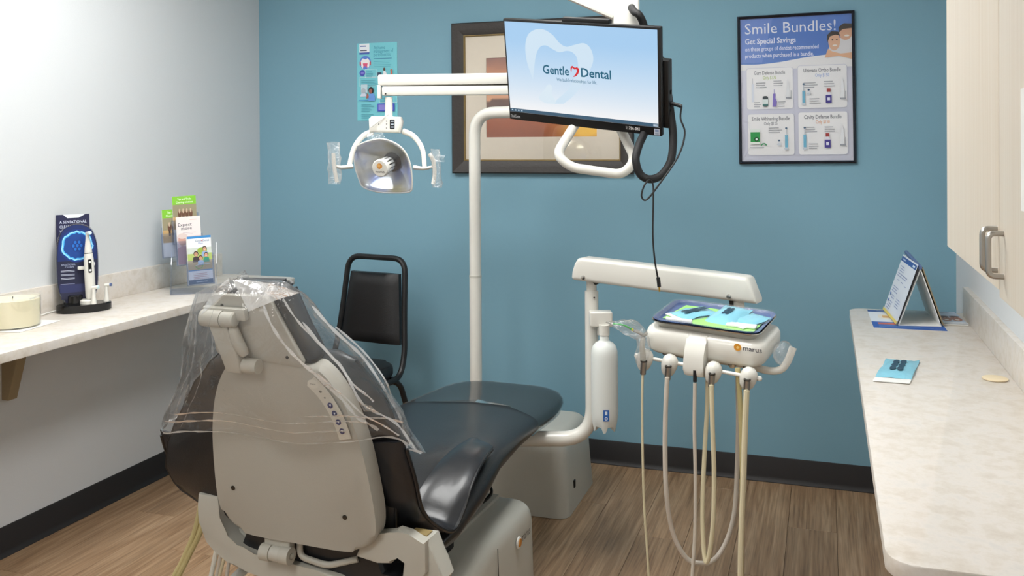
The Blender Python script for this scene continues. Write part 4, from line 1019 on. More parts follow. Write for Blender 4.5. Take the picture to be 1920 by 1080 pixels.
for k_, (hx, hy) in enumerate(((1209, 674), (1255, 684), (1337, 698), (1403, 709))):
    c = hit(hx, hy, TM, 1, -.14)
    HMx = TM @ Matrix.Translation(c) @ Matrix.Rotation(R(14), 4, 'Y')
    pr = [(0, -.034), (.012, -.032), (.019, -.022), (.0235, -.004), (.024, .008), (.021, .02), (.013, .029), (0, .032)]
    h_ = MB().lathe(pr, 18, HMx @ Matrix.Diagonal((1, .95, 1, 1)))
    ho = h_.build('handpiece_holder', 'ivory_plastic', du, smooth=60)
    q0 = hit(hx-2, hy+4, TM, 1, -.166); q1 = hit(hx-3.5, hy+27, TM, 1, -.166)
    MB().tube([TM @ q0, TM @ q1], .0088, 14, 1).build('handpiece_connector', 'brushed_nickel', ho)
    MB().lathe([(.0098, 0), (.0098, .003), (.006, .0032), (.006, .001)], 14, TM @ Matrix.Translation(q0)).build('connector_ring', 'dark_metal', ho)
    ends.append((hx-3.5, hy+25))
dh = (TM @ Vector((0, -.166, -.15))-ORG).dot(fw)
def to_floor(L, r_, aim):
    "carry a hose on down to the floor and let it lie there towards aim"
    p = L[-1]; a = Vector(aim)-p; a.z = 0; a.normalize()
    return L+[Vector((p.x, p.y, .09))+a*.01, Vector((p.x, p.y, .03))+a*.05, Vector((p.x, p.y, r_+.001))+a*.14, Vector((p.x, p.y, r_+.001))+a*.32]
def hose(pts, r_, mm, dd):
    L = [at(x, y, d_) for (x, y), d_ in zip(pts, dd if isinstance(dd, list) else [dd]*len(pts))]
    if pts[-1][1] > 1080: L = to_floor(L, r_, (-.95, 3.4, 0))
    MB().tube(L, r_, 10, 8).build('hose', mm, du)
d1, d2, d3, d4 = [(TM @ hit(x, y, TM, 1, -.166)-ORG).dot(fw) for x, y in ends]
hose([(1205, 697), (1204, 760), (1205, 850), (1208, 950), (1214, 1040), (1217, 1100)], .0036, 'hose_beige', d1)
hose([(1251, 708), (1248, 770), (1247, 850), (1250, 930), (1262, 1000), (1286, 1045), (1312, 1056), (1338, 1050), (1362, 1015), (1377, 960), (1382, 880), (1384, 790), (1383, 690)], .0068, 'hose_grey', [d2-.01, d2-.01, d2-.01, d2-.01, d2, d2, d2, d2+.01, d2+.02, d2+.03, d2+.04, d2+.04, d2+.05])
hose([(1334, 722), (1336, 800), (1339, 890), (1337, 980), (1330, 1040), (1323, 1053), (1319, 1020), (1317, 950), (1321, 850), (1326, 760), (1327, 690)], .0064, 'hose_beige', [d3-.01]*4+[d3, d3+.01, d3+.02, d3+.03, d3+.05, d3+.06, d3+.06])
hose([(1303, 718), (1302, 800), (1304, 900), (1303, 1000), (1297, 1100)], .0052, 'hose_grey', d3+.03)
MB().tube([at(1303, 694, d3+.03), at(1303, 716, d3+.03)], .0055, 10, 1).build('hose_collar', 'black_plastic', du)
hose([(1400, 732), (1397, 800), (1394, 900), (1390, 1000), (1388, 1100)], .0080, 'hose_beige', d4-.01)
hose([(1383, 690), (1388, 760), (1391, 840), (1392, 920), (1391, 1010), (1390, 1100)], .0072, 'hose_yellow', d4+.05)
MB().tube([TM @ Vector((.08, -.03, -.098)), TM @ Vector((.15, -.05, -.112)), TM @ Vector((.20, -.045, -.110)), TM @ Vector((.222, -.035, -.085)), TM @ Vector((.234, -.02, -.045))], .0105, 14, 6).build('grip_handle', 'ivory_plastic', du)
bk = at(1126, 597, 3.16)
MB().box((0, 0, 0), (.078, .055, .052), .008, 3, M=frame_mat(bk, rt, fw)).build('bottle_bracket', 'ivory_plastic', du)
MB().tube([bk-Vector((-.008, 0, .02)), bk-Vector((-.008, 0, .055))], .02, 16, 1).build('bottle_cap_socket', 'ivory_plastic', du)
# water bottle
bt_ = at(1134, 812, 3.13)
wb_ = thing('water_bottle', 'translucent white water bottle hanging from the delivery unit post', 'bottle', bt_)
zz0 = bt_.z; hgt = at(1134, 622, 3.13).z-zz0
prof = [(.0, .035), (.024, .03), (.036, .028), (.0435, .05), (.0455, .07), (.0455, .262), (.0445, .28), (.040, .296), (.030, .308), (.0185, .314), (.0165, .318), (.0165, hgt)]
body = MB().lathe(prof, 30, Matrix.Translation(bt_))
for v in body.v:
    dx, dy = v.x-bt_.x, v.y-bt_.y; r_ = math.hypot(dx, dy); z = v.z-bt_.z
    if z < .06 and r_ > .01:
        a = math.atan2(dy, dx); v.z -= .028*max(0, math.cos(a*5+.6))*(1-z/.06)*1.6*(r_/.04)
body.build('bottle_body', 'bottle_white', wb_, smooth=60)
MB().tube([(bt_.x, bt_.y, zz0+hgt-.01), (bt_.x, bt_.y, zz0+hgt+.024)], .0185, 18, 1).build('bottle_neck_ring', 'white_plastic', wb_)
P = Print(); P.rect(-.010, -.019, .010, .019, (36, 96, 176)); P.rect(-.004, .002, .004, .014, (226, 236, 248)); P.ell(0, -.010, .0055, .0055, (226, 236, 248)); P.ell(0, -.010, .003, .003, (36, 96, 176))
lc = at(1138, 772, 3.13); o_ = Vector((bt_.x, bt_.y, lc.z)); dr = (Vector((ORG.x, ORG.y, lc.z))-o_).normalized(); dr = (Matrix.Rotation(R(6), 3, 'Z') @ dr)
P.build('bottle_sticker', frame_mat(o_+dr*.0465, Vector((0, 0, 1)).cross(dr), (0, 0, 1)), wb_)

# instrument tray and its contents
ty = thing('instrument_tray', 'steel instrument tray with blue plastic liner on the delivery unit', 'tray', TM @ Vector((0, 0, -.012)))
def trng(w, h, r, z): return [TM @ Vector((q_[0], q_[1], z)) for q_ in rrect(w, h, r, 6)]
MB().loft([trng(.02, .02, .005, -.0140), trng(.27, .18, .02, -.0140), trng(.29, .198, .024, -.0135), trng(.314, .222, .03, .0045), trng(.322, .23, .034, .0065), trng(.322, .23, .034, .0035), trng(.316, .224, .031, .002)], True, False).build('tray_pan', 'steel', ty, smooth=40)
MB().loft([trng(.02, .02, .005, -.0025), trng(.280, .188, .02, -.0020), trng(.296, .204, .024, .0005), trng(.311, .219, .03, .0085), trng(.316, .224, .032, .0095)], True, False).build('tray_liner', 'tray_blue', ty, smooth=50)
lf = MB()
rings = []
for (w, h, r_, z) in ((.29, .20, .025, .006), (.305, .213, .03, .0115), (.317, .225, .034, .0125)):
    rings.append([jig(p, .0035, 45) for p in trng(w, h, r_, z)])
MB().loft(rings, True, False).build('tray_film', 'sleeve_film', ty, smooth=40)
gp = [(-.138, -.062), (-.118, .088), (-.03, .09), (.03, .085), (.10, .09), (.14, .075), (.136, -.075), (.06, -.085), (-.06, -.078)]
g_ = MB().prism(gp, .0005, .0014, M=TM)
tag(g_.build('tray_paper', 'paper_green', smooth=0), 'light green paper sheet lying in the instrument tray', 'paper')
def pouch(name, Mx, w, h, dark, label, group=None, flap=.2, ang=25, thick=.006, dk=1):
    o = thing(name, label, 'pouch', Mx.translation, 0, group)
    rings = []
    for i in range(13):
        r_ = []
        for j in range(9):
            u, v = i/12-.5, j/8-.5
            z = thick*(1-(2*u)**4)*(1-(2*v)**4)+.0028*noise.noise(Vector((u*9+w*70, v*9, w*50)))+.003
            z += .010*max(0, abs(u)-.40)*4*(noise.noise(Vector((v*3, w*99, 1)))+.4)
            r_.append(Mx @ Vector((u*w, v*h, z)))
        rings.append(r_)
    MB().loft(rings, False, False).build('film_side', 'pouch_blue', o, smooth=50)
    MB().prism(rrect(w*1.01, h*1.01, .003, 2), .0, .001, M=Mx).build('paper_back', 'pouch_paper', o, smooth=0)
    if flap: MB().prism(rrect(w*1.01, h*flap, .003, 2, 0, -h*.5-h*flap*.45), .001, .0025, M=Mx).build('paper_flap', 'paper_white', o, smooth=0)
    if dark:
        P_ = Print()
        ca, sa = math.cos(R(ang)), math.sin(R(ang))
        for off in (-.006, .006):
            for s_ in (-.017, 0, .017):
                P_.ell(dk*(off*ca-s_*sa), dk*(off*sa+s_*ca)*(1.5 if dk > 1 else 1), .0055*dk, .010*dk*(1.5 if dk > 1 else 1), (40, 70, 88), 10)
        P_.build('instrument_print', Mx @ Matrix.Translation((0, h*.02, thick+.0055)), o)
    return o
def tp(px_, py_, ang): 
    q_ = hit(px_, py_, TM, 2, .002); return TM @ Matrix.Translation(q_) @ Matrix.Rotation(R(ang), 4, 'Z')
pouch('sterilization_pouch', tp(1302, 589, -34), .085, .125, True, 'blue sterilization pouch at the left end of the instrument tray', 'sterile pouches in the tray', .12, 0, .008, 1.15)
pouch('sterilization_pouch', tp(1365, 595, -10) @ Matrix.Rotation(R(5), 4, 'X'), .09, .15, True, 'blue sterilization pouch tilted in the middle of the instrument tray', 'sterile pouches in the tray', .12, 0, .014, 1.0)
pouch('sterilization_pouch', tp(1410, 601, -24), .075, .10, False, 'small pale blue pouch at the right end of the instrument tray', 'sterile pouches in the tray', .35, 0)
tag(MB().prism(rrect(.085, .03, .004, 3), .0, .006, .002, M=tp(1390, 612, 6)).build('gauze_pack', 'paper_white'), 'white folded gauze pack along the front of the tray', 'gauze')
tag(MB().tube([tp(1252, 600, 0) @ Vector((0, -.012, .008)), tp(1300, 606, 0) @ Vector((0, -.012, .008))], .006, 10, 1).build('cotton_roll', 'paper_white'), 'white cotton roll at the left front of the tray', 'cotton roll')
# air water syringe in a plastic bag
sy = thing('air_water_syringe', 'grey air water syringe with green tip beside the tray', 'syringe', TM @ hit(1204, 690, TM, 1, -.16))
MB().tube([at(1206, 676, d1), at(1204, 650, d1), at(1206, 632, d1)], lambda q_: .009-.002*q_, 12, 5).build('handle', 'cover_grey', sy)
MB().tube([at(1214, 624, d1), at(1206, 628, d1), at(1196, 622, d1), at(1187, 619, d1)], .0052, 10, 4).build('nozzle_head', 'steel', sy)
MB().tube([at(1187, 619, d1), at(1184, 617, d1)], .004, 10, 1).build('tip_collar', 'yellow_tip', sy)
MB().tube([at(1185, 618, d1), at(1170, 610, d1), at(1149, 607, d1)], .0024, 8, 5).build('tip', 'green_tip', sy)
def crumple(pts, d, name, label, th=.014, seed=0):
    "thin puffed bag from an outline in the view, given real depth and thickness"
    c = Vector((0, 0, 0)); W_ = [at(x, y, d) for x, y in pts]
    for p in W_: c += p/len(W_)
    n_ = len(W_); rings = []
    oc_ = catmull(W_+[W_[0]], 4)[:-1]
    for i in range(9):
        a = math.pi*i/8; s_ = max(.06, math.sin(a)); z = math.cos(a)
        rings.append([jig(c+(p-c)*s_**.6-fw*z*th, .007, 42+seed)+noise.noise_vector(p*14+Vector((seed, 0, i*.4)))*.004 for p in oc_])
    o = MB().loft(rings, True, True).build(name, 'sleeve_film', smooth=40)
    return tag(o, label, 'plastic sleeve')
crumple([(1136, 607), (1160, 602), (1186, 599), (1206, 612), (1214, 626), (1196, 636), (1180, 632), (1160, 622)], d1, 'plastic_sleeve', 'clear plastic sleeve around the green syringe tip', .012, 1)
crumple([(1196, 632), (1216, 628), (1219, 655), (1215, 684), (1198, 684), (1192, 660)], d1, 'plastic_sleeve', 'clear plastic sleeve around the syringe handle', .014, 2)
dg_ = (TM @ Vector((.222, -.035, -.085))-ORG).dot(fw)
crumple([(1452, 650), (1470, 640), (1486, 648), (1480, 668), (1468, 684), (1455, 678), (1450, 664)], dg_, 'plastic_sleeve', 'crumpled clear plastic sleeve on the grip handle of the delivery unit', .018, 3)

# ------------------------------------------------------------------ right counter items
t = thing('flip_chart', 'white tent shaped desktop flip chart on the right counter', 'flip chart', (.31, 3.69, ZR))
A0, A1 = Vector((.248, 3.535, ZR+.002)), Vector((.222, 3.845, ZR+.002)); B0, B1 = Vector((.389, 3.555, ZR+.002)), Vector((.37, 3.86, ZR+.002)); T0, T1 = Vector((.322, 3.55, 1.026)), Vector((.298, 3.84, 1.048))
def panel(a, b, c, d, th, name, m):
    n_ = (b-a).cross(d-a).normalized()*th
    MB().add([a, b, c, d, a+n_, b+n_, c+n_, d+n_], [(0, 1, 2, 3), (4, 5, 6, 7), (0, 1, 5, 4), (1, 2, 6, 5), (2, 3, 7, 6), (3, 0, 4, 7)]).build(name, m, t, smooth=0)
panel(A0, A1, T1, T0, -.003, 'board', 'paper_white'); panel(B0, B1, T1, T0, -.003, 'board', 'paper_white'); panel(A0, B0, B1, A1, .002, 'base_board', 'paper_white')
off = (T0-A0).cross(A1-A0).normalized(); off = off if off.x < 0 else -off
panel(A0+off*.003, A1+off*.003, T1+off*.003, T0+off*.003, .004, 'page_stack', 'paper_white')
panel(B0-off.cross(Vector((0, 0, 0))) if False else B0+Vector((.004, 0, .004)), B1+Vector((.004, 0, .004)), T1+Vector((.004, 0, .002)), T0+Vector((.004, 0, .002)), .004, 'page_stack', 'tan_bracket')
MB().bar(T0+Vector((-.002, -.002, .004)), T1+Vector((-.002, 0, .004)), .012, .014, .003).build('binding', 'tray_blue', t)
xa = (A0-A1).normalized(); ya = (T1-A1).normalized(); wx, hy_ = (A0-A1).length, (T1-A1).length
P = Print(); P.rect(0, 0, wx, hy_*.96, (226, 230, 238)); P.rect(0, hy_*.86, wx*.97, hy_*.935, (40, 84, 160)); P.rect(.06*wx, hy_*.885, .3*wx, hy_*.905, (190, 205, 230)); P.rect(.75*wx, hy_*.88, .88*wx, hy_*.91, (220, 230, 245))
for (u, v, ww, n_) in ((.12, .78, .32, 3), (.1, .66, .7, 2), (.2, .56, .14, 1), (.45, .56, .14, 1), (.7, .54, .12, 1), (.1, .44, .4, 3), (.2, .3, .2, 2), (.2, .2, .2, 2), (.55, .3, .3, 4), (.12, .12, .3, 2)): P.greek(u*wx, v*hy_, ww*wx, n_, .009, (136, 150, 190))
P.ell(.12*wx, .31*hy_, .007, .007, (70, 110, 190)); P.ell(.12*wx, .2*hy_, .007, .007, (70, 110, 190)); P.rect(0, .0, wx, .045*hy_, (236, 214, 110))
P.build('page_print', frame_mat(A1+off*.0078, xa, ya), t)
t = thing('flyer', 'blue and white flyer lying under the flip chart', 'flyer', (.28, 3.67, ZR))
FM = frame_mat((.162, 3.478, ZR+.0004), (1, .02, 0), (-.02, 1, 0))
MB().box((.119, .18, 0), (.238, .36, .0006), M=FM).build('sheet', 'paper_white', t, smooth=0)
P = Print(); P.rect(0, 0, .238, .36, (230, 234, 240)); P.rect(0, 0, .238, .12, (44, 92, 178)); P.rect(.02, .07, .1, .1, (206, 110, 90)); P.rect(0, .32, .238, .36, (50, 84, 150))
P.rr(.03, .18, .13, .27, .02, (240, 232, 216)); P.text('Lanie', .045, .21, .05, (214, 150, 70), width=.07) if False else P.rect(.045, .2, .12, .245, (222, 176, 110))
P.greek(.02, .045, .19, 2, .018, (130, 166, 220)); P.greek(.03, .335, .08, 1, .014, (170, 190, 220))
P.build('flyer_print', FM @ Matrix.Translation((0, 0, .0005)), t)
t = thing('magazine', 'magazine with two smiling faces on its cover by the backsplash', 'magazine', (.44, 3.72, ZR))
GMx = frame_mat((.402, 3.60, ZR+.003), (1, .06, 0), (-.0, 1, 0))
MB().box((.04, .125, 0), (.08, .25, .005), .001, M=GMx).build('pages', 'paper_white', t, smooth=0)
P = Print(); P.rect(0, 0, .08, .25, (196, 208, 224))
for cx in (.022, .058): P.ell(cx, .10, .019, .045, (172, 120, 98)); P.ell(cx, .08, .008, .008, (240, 234, 228)); P.ell(cx-.006, .118, .003, .005, (60, 40, 34)); P.ell(cx+.006, .118, .003, .005, (60, 40, 34)); P.ell(cx, .145, .018, .012, (92, 62, 50))
P.rect(0, 0, .08, .03, (226, 228, 232)); P.greek(.008, .22, .06, 1, .02, (90, 110, 150))
P.build('cover_print', GMx @ Matrix.Translation((0, 0, .0027)), t)
pm = frame_mat(((.127+.22+.269+.183)/4, 2.83, ZR), (.093, .0, 0), (.05, .29, 0))
pm = pm.copy(); sh_ = Matrix.Identity(4); sh_[0][1] = .16
po = pouch('sterilization_pouch', frame_mat((.198, 2.855, ZR+.001), (1, -.02, 0), (.02, 1, 0)) @ sh_, .092, .235, True, 'single blue sterilization pouch with white flap on the right counter', None, .2, 0, .008, 1.6)
tag(MB().lathe([(0, 0), (.031, 0), (.033, .002), (.033, .004), (.030, .0055), (.012, .004), (0, .004)], 30, Matrix.Translation((.442, 2.82, ZR+.0005))).build('lid', 'beige_disc'), 'small round beige lid lying on the right counter', 'lid')

# ------------------------------------------------------------------ left counter items
t = thing('candle_jar', 'cream wax candle in a wide glass jar on the left counter', 'candle', (-2.70, 2.49, ZL+.004))
jm = Matrix.Translation((-2.70, 2.49, ZL+.004))
MB().lathe([(0, .004), (.084, .004), (.086, .008), (.086, .095), (0, .095)], 40, jm).build('wax', 'candle_cream', t)
MB().lathe([(.0885, 0), (.0895, .004), (.0895, .103), (.0875, .104), (.0872, .096)], 40, jm).build('jar', 'jar_glass', t)
MB().tube([(-2.70, 2.49, ZL+.098), (-2.699, 2.491, ZL+.108)], .0012, 6, 1).build('wick', 'slot_black', t)
tag(MB().box((0, 0, 0), (.2, .21, .002), .0005, M=frame_mat((-2.705, 2.505, ZL+.0018), (.98, .16, 0), (-.16, .98, 0))).build('paper_sheet', 'paper_white'), 'white paper sheet under the cream candle jar', 'paper')
tag(MB().tube([(-2.785, 2.58, ZL+.004), (-2.77, 2.63, ZL+.004), (-2.76, 2.68, ZL+.006), (-2.78, 2.72, ZL+.004), (-2.785, 2.78, ZL+.004), (-2.775, 2.80, ZL+.006)], .0032, 8, 6).build('power_cord', 'cord_white'), 'white power cord behind the toothbrush display', 'cord')
tag(MB().box((-2.755, 2.62, ZL+.004), (.03, .05, .008), .002).build('wood_block', 'beige_disc'), 'small tan block beside the candle jar', 'block')
a_ = R(53); dx_ = Vector((math.cos(a_), math.sin(a_), 0)); dfc = Vector((math.sin(a_), -math.cos(a_), 0))
DO = Vector((-2.696, 2.815, ZL))
DM = frame_mat(DO, dx_, -dfc)        # x right, y back, z up
t = thing('toothbrush_display', 'dark blue oval toothbrush display stand with black base on the left counter', 'display stand', DO)
ell_ = [(.098*math.cos(2*math.pi*k_/40), .056*math.sin(2*math.pi*k_/40)) for k_ in range(40)]
MB().prism(ell_, .001, .03, .004, 3, M=DM).build('base', 'black_gloss', t, smooth=50)
BMx = DM @ Matrix.Translation((-.018, .012, .028)) @ Matrix.Rotation(R(84), 4, 'X')      # x right, y up, z front
bo = [(-.045, 0), (.045, 0), (.068, .05), (.074, .12), (.074, .20), (.066, .255), (.046, .292), (.0, .308), (-.046, .292), (-.066, .255), (-.074, .20), (-.074, .12), (-.068, .05)]
bc_ = [(p.x, p.y) for p in catmull([(a, b, 0) for a, b in bo[1:]+[bo[0]]], 4)]
MB().prism(bc_, -.005, .005, .001, 2, M=BMx).build('board', 'acrylic', t, smooth=30)
MB().prism([(p[0]*.975, .004+p[1]*.975) for p in bc_], -.003, .0045, M=BMx).build('board_core', 'black_gloss', t, smooth=30)
P = Print()
inb = [(p[0]*.965, .006+p[1]*.965) for p in bc_]
P.poly(inb, (24, 28, 58))
def ring(cx, cy, r0, r1, col): P.line([(cx+((r0+r1)/2+.0025*math.sin(k_*5.1))*math.cos(2*math.pi*k_/36), cy+((r0+r1)/2+.0025*math.sin(k_*3.7))*math.sin(2*math.pi*k_/36)) for k_ in range(37)], r1-r0, col)
P.poly([(p[0]*.93, max(.165, .01+p[1]*.95)) for p in bc_], (17, 40, 98)); P.ell(0, .222, .064, .064, (14, 46, 118), 30); P.ell(0, .222, .052, .052, (15, 66, 142), 30)
ring(0, .222, .048, .057, (70, 176, 240)); ring(0, .222, .052, .055, (170, 226, 255))
P.ell(0, .222, .024, .026, (18, 56, 130), 6)
for k_ in range(6): P.ell(.014*math.cos(k_*1.047), .222+.015*math.sin(k_*1.047), .005, .006, (30, 110, 200), 8); P.line([(.03*math.cos(k_*1.047), .222+.03*math.sin(k_*1.047)), (.046*math.cos(k_*1.047+.3), .222+.046*math.sin(k_*1.047+.3))], .002, (16, 60, 140))
P.ell(0, .222, .005, .006, (30, 110, 200), 8)
P.rect(-.065, .045, .06, .075, (44, 50, 92)); P.rect(-.06, .02, .055, .045, (36, 38, 64))
P.text('SENSATIONAL', -.058, .148, .0095, (170, 180, 210), width=.05); P.text('CLEAN', -.045, .139, .0095, (170, 180, 210), width=.03)
for yy in (.128, .124, .114, .110, .100, .096): P.rect(-.06, yy, -.012, yy+.0015, (200, 206, 224))
P.rect(-.062, .077, -.012, .0785, (150, 156, 190))
P.build('board_print', BMx @ Matrix.Translation((0, 0, .0052)), t)
MB().box((.016, .135, .012), (.036, .014, .016), .004, M=BMx).build('brush_clip', 'white_plastic', t)
MB().tube([BMx @ Vector((.05, .148, .008)), BMx @ Vector((.05, .148, .011))], .011, 20, 1).build('round_badge', 'paper_white', t)
MB().lathe([(.03, 0), (.03, .012), (.026, .016), (0, .016)], 24, DM @ Matrix.Translation((.012, -.012, .03))).build('charger_puck', 'white_plastic', t)
MB().lathe([(.026, 0), (.026, .03), (.022, .034), (0, .034)], 24, DM @ Matrix.Translation((-.03, .004, .03))).build('side_post', 'black_gloss', t)
TB = DM @ Matrix.Translation((.022, -.012, .046)) @ Matrix.Rotation(R(-2), 4, 'Y') @ Matrix.Rotation(R(-3), 4, 'X') @ Matrix.Scale(1.13, 4)
t = thing('electric_toothbrush', 'white electric toothbrush standing upright in the display stand', 'toothbrush', TB.translation)
MB().lathe([(0, 0), (.0145, .001), (.0165, .01), (.0165, .09), (.0155, .135), (.0135, .155)], 24, TB).build('brush_handle', 'white_plastic', t, smooth=60)
MB().lathe([(.0125, .156), (.0115, .17), (.0065, .205), (.0055, .226), (0, .229)], 20, TB).build('brush_neck', 'white_plastic', t, smooth=60)
MB().lathe([(.0138, .1545), (.0138, .1565)], 20, TB).build('seam_ring', 'dark_metal', t)
MB().box((0, -.0155, .112), (.011, .006, .046), .003, 3, M=TB).build('button_panel', 'black_gloss', t)
for zz in (.126, .098): MB().lathe([(.0035, 0), (.0035, .001), (0, .001)], 12, TB @ Matrix.Translation((0, -.0188, zz)) @ Matrix.Rotation(R(90), 4, 'X')).build('button', 'paper_white', t)
MB().tube([TB @ Vector((0, .004, .222)), TB @ Vector((.004, -.016, .224))], .0075, 14, 1).build('brush_head', 'white_plastic', t)
MB().tube([TB @ Vector((.004, -.016, .224)), TB @ Vector((.0055, -.022, .2245))], .0065, 14, 1).build('bristles', 'pouch_paper', t)
for nm, (x_, y_), mcol, lab in (('brush_refill', (.026, -.046), 'pouch_paper', 'white brush head refill with pale blue bristles in front of the toothbrush'), ('brush_refill', (.078, -.008), 'tray_blue', 'white brush head refill with dark blue bristles at the right end of the display base')):
    RMx = DM @ Matrix.Translation((x_, y_, .0305))
    t = thing(nm, lab, 'brush head', RMx.translation, 0, 'brush head refills')
    MB().lathe([(.0105, 0), (.0098, .006), (.0055, .04), (.0045, .062), (0, .064)], 16, RMx).build('neck', 'white_plastic', t, smooth=60)
    MB().tube([RMx @ Vector((-.004, .004, .062)), RMx @ Vector((.012, -.006, .0635))], .0068, 12, 1).build('head', 'white_plastic', t)
    MB().tube([RMx @ Vector((.012, -.006, .0635)), RMx @ Vector((.0175, -.0095, .064))], .0062, 12, 1).build('bristles', mcol, t)
mat('navy_card', (25, 28, 68), .4)
BB = DM @ Matrix.Translation((-.026, .034, .03)) @ Matrix.Rotation(R(84), 4, 'X')
t = thing('brochure_pack', 'navy brochures standing behind the oval toothbrush display board', 'brochures', BB.translation)
MB().box((0, .265, -.012), (.118, .15, .018), .001, M=BB).build('brochure_stack', 'navy_card', t, smooth=0)
MB().box((.01, .09, -.012), (.10, .18, .024), .001, M=BB).build('pocket', 'black_gloss', t, smooth=0)
P = Print(); P.rect(-.059, .19, .059, .34, (25, 28, 68)); P.poly([(-.035, .34), (.045, .34), (.02, .326), (-.02, .326)], (226, 230, 240))
P.text('A SENSATIONAL', -.048, .306, .015, (214, 220, 240), bold=.01, width=.096); P.text('CLEAN STARTS', -.048, .288, .015, (214, 220, 240), bold=.01, width=.085); P.text('WITH', -.048, .270, .015, (214, 220, 240), bold=.01, width=.03)
P.rr(-.014, .268, .014, .281, .005, (240, 240, 246)); P.text('Oral-B', 0, .271, .009, (206, 60, 70), 'c', width=.022); P.ell(.026, .2745, .0065, .0065, (230, 236, 246)); P.text('iO', .026, .271, .009, (34, 38, 92), 'c', width=.007)
P.build('brochure_print', BB @ Matrix.Translation((0, 0, -.0027)), t)

# brochure holder
by = R(36)
def BF(px_, py_, d, tilt=-9, dy=0): return Matrix.Translation(at(px_, py_, d)) @ Matrix.Rotation(by+R(dy), 4, 'Z') @ Matrix.Rotation(R(tilt), 4, 'X') @ Matrix.Rotation(R(-3), 4, 'Y') @ Matrix.Rotation(R(90), 4, 'X')
f1, f2, f3, f4 = BF(375, 487, 3.95), BF(355, 450, 3.99), BF(347, 411, 4.03), BF(328, 436, 4.02)
BW, BH = .098, .205
hb_ = f1 @ Vector((0, -BH/2, 0))
t = thing('brochure_holder', 'clear acrylic tiered brochure holder on the left counter', 'brochure holder', (hb_.x, hb_.y, ZL))
HBx = Matrix.Translation((hb_.x, hb_.y, ZL)) @ Matrix.Rotation(by, 4, 'Z')
MB().box((-.03, .06, .004), (.19, .15, .006), .001, M=HBx).build('holder_base', 'acrylic', t, smooth=0)
for f_, z0_ in ((f1, 0), (f2, 0), (f3, 0), (f4, 0)):
    MB().box((0, -.04, -.016), (.112, .135, .0025), M=f_).build('pocket_back', 'acrylic', t, smooth=0)
    MB().box((0, -.055, .0105), (.112, .105, .0025), M=f_).build('pocket_front', 'acrylic', t, smooth=0)
    for s_ in (-1, 1): MB().box((s_*.055, -.055, -.003), (.0025, .105, .027), M=f_).build('pocket_side', 'acrylic', t, smooth=0)
side = [(0, 0), (.14, 0), (.16, .2), (.14, .2), (.09, .11), (.03, .05), (0, .04)]
for s_ in (-.125, .06): MB().prism([(p[0]-.01, p[1]+.006) for p in side], -.0012, .0012, M=HBx @ Matrix(((0, 0, 1, s_), (1, 0, 0, 0), (0, 1, 0, 0), (0, 0, 0, 1)))).build('side_panel', 'acrylic', t, smooth=0)
def brochure(name, f_, n_, label, draw):
    o = thing(name, label, 'brochure', f_ @ Vector((0, -BH/2, 0)), 0, 'brochures in the acrylic holder')
    for k_ in range(n_): MB().box((-.0012*k_, -.0008*k_, -.002-.0032*k_), (BW, BH, .0024), M=f_).build('brochure_copy', 'paper_white', o, smooth=0)
    global P; P = Print(); draw(); P.build('cover_print', f_ @ Matrix.Translation((-BW/2, -BH/2, -.0006)), o)
def person(x, y, s, hair, skin, shirt):
    P.poly([(x-s*1.5, y-s*3.6), (x-s*1.3, y-s*1.5), (x-s*.5, y-s*1.1), (x+s*.5, y-s*1.1), (x+s*1.3, y-s*1.5), (x+s*1.5, y-s*3.6)], shirt); P.ell(x, y+s*.15, s*1.05, s*1.2, hair, 14); P.ell(x, y-s*.15, s*.8, s*1.0, skin, 14); P.rect(x-s*.3, y-s*.6, x+s*.3, y-s*.48, (246, 240, 236))
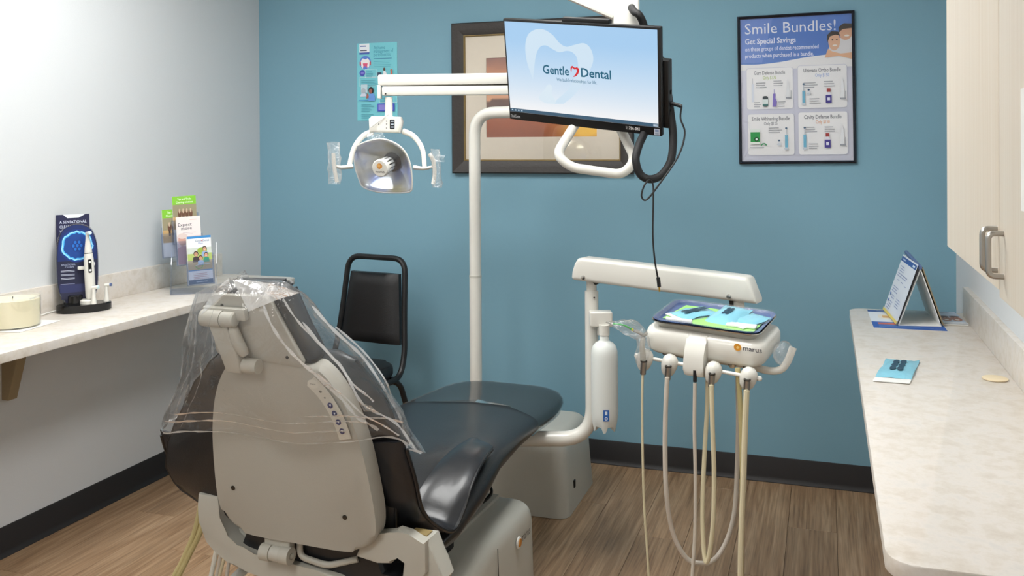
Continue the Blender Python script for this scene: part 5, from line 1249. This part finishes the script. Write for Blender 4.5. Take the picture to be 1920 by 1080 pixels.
def fam():
    P.rect(0, 0, BW, BH, (236, 238, 240)); P.rect(0, BH-.010, BW, BH, (56, 140, 204))
    P.text('Gentle', .034, .180, .013, (52, 96, 150), width=.026); P.text('Dental', .064, .180, .013, (52, 96, 150), width=.026); P.ell(.0615, .184, .0022, .003, (214, 60, 70), 8); P.text('Plan', .046, .169, .012, (86, 120, 190), width=.018)
    P.rect(0, .060, BW, .155, (206, 214, 206)); P.rect(0, .1, BW, .13, (176, 196, 110)); P.ell(.06, .142, .02, .014, (150, 180, 70)); P.rect(0, .06, BW, .1, (200, 178, 140))
    person(.070, .148, .009, (62, 44, 36), (210, 160, 130), (150, 178, 214)); person(.034, .128, .0095, (54, 34, 28), (196, 146, 118), (60, 50, 56)); person(.075, .122, .0085, (46, 30, 26), (206, 156, 128), (46, 146, 118)); person(.052, .110, .0085, (58, 38, 30), (206, 152, 122), (176, 200, 230))
    P.line([(.03, .075), (.04, .064), (.055, .068), (.06, .08)], .003, (110, 190, 90)); P.line([(.03, .078), (.06, .088), (.09, .08)], .003, (230, 236, 236))
    P.rect(0, .056, BW, .06, (56, 140, 204)); P.rect(0, 0, BW, .056, (240, 240, 240)); P.greek(.02, .043, .065, 4, .007, (196, 150, 150)); P.rect(0, 0, BW, .019, (52, 96, 132)); P.rect(.03, .008, .075, .0105, (190, 210, 226))
def expm():
    P.rect(0, 0, BW, BH, (238, 228, 226)); P.text('Expect', .006, .164, .02, (64, 66, 78), width=.056, bold=.006); P.text('more', .018, .148, .02, (64, 66, 78), width=.044, bold=.006)
    P.greek(.055, .19, .035, 1, .006, (232, 170, 150)); P.greek(.024, .134, .055, 2, .006, (206, 190, 196))
    P.rect(0, 0, BW, .12, (224, 200, 204)); P.ell(.022, .104, .018, .024, (206, 160, 146)); P.ell(.022, .122, .019, .012, (224, 206, 200)); P.poly([(0, 0), (0, .07), (.02, .08), (.05, .07), (.07, 0)], (190, 150, 160))
def green(top=True):
    P.rect(0, 0, BW, BH, (170, 140, 100)); P.rect(0, .168, BW, BH, (126, 196, 40))
    P.text('Tips and Tricks', .05, .188, .012, (236, 250, 216), 'c', .012, width=.058); P.text('Cleaning solutions', .05, .174, .012, (236, 250, 216), 'c', .012, width=.07)
    P.rect(0, .115, BW, .168, (150, 142, 112)); P.rect(0, .06, BW, .115, (196, 160, 108)); P.rect(0, 0, BW, .06, (232, 232, 228))
    for cx in (.028, .043, .058, .074): P.ell(cx, .128, .0075, .02, (104, 66, 44), 12); P.ell(cx, .14, .004, .01, (200, 176, 150), 10); P.rect(cx-.004, .09, cx+.004, .115, (70, 50, 40))
brochure('brochure', f4, 3, 'green topped brochure in the far left pocket of the acrylic holder', green)
brochure('brochure', f3, 2, 'green topped brochure with horses in the top pocket of the acrylic holder', green)
brochure('brochure', f2, 3, 'pale pink brochure reading Expect more in the middle pocket', expm)
brochure('brochure', f1, 4, 'white brochure with a family photograph in the front pocket', fam)
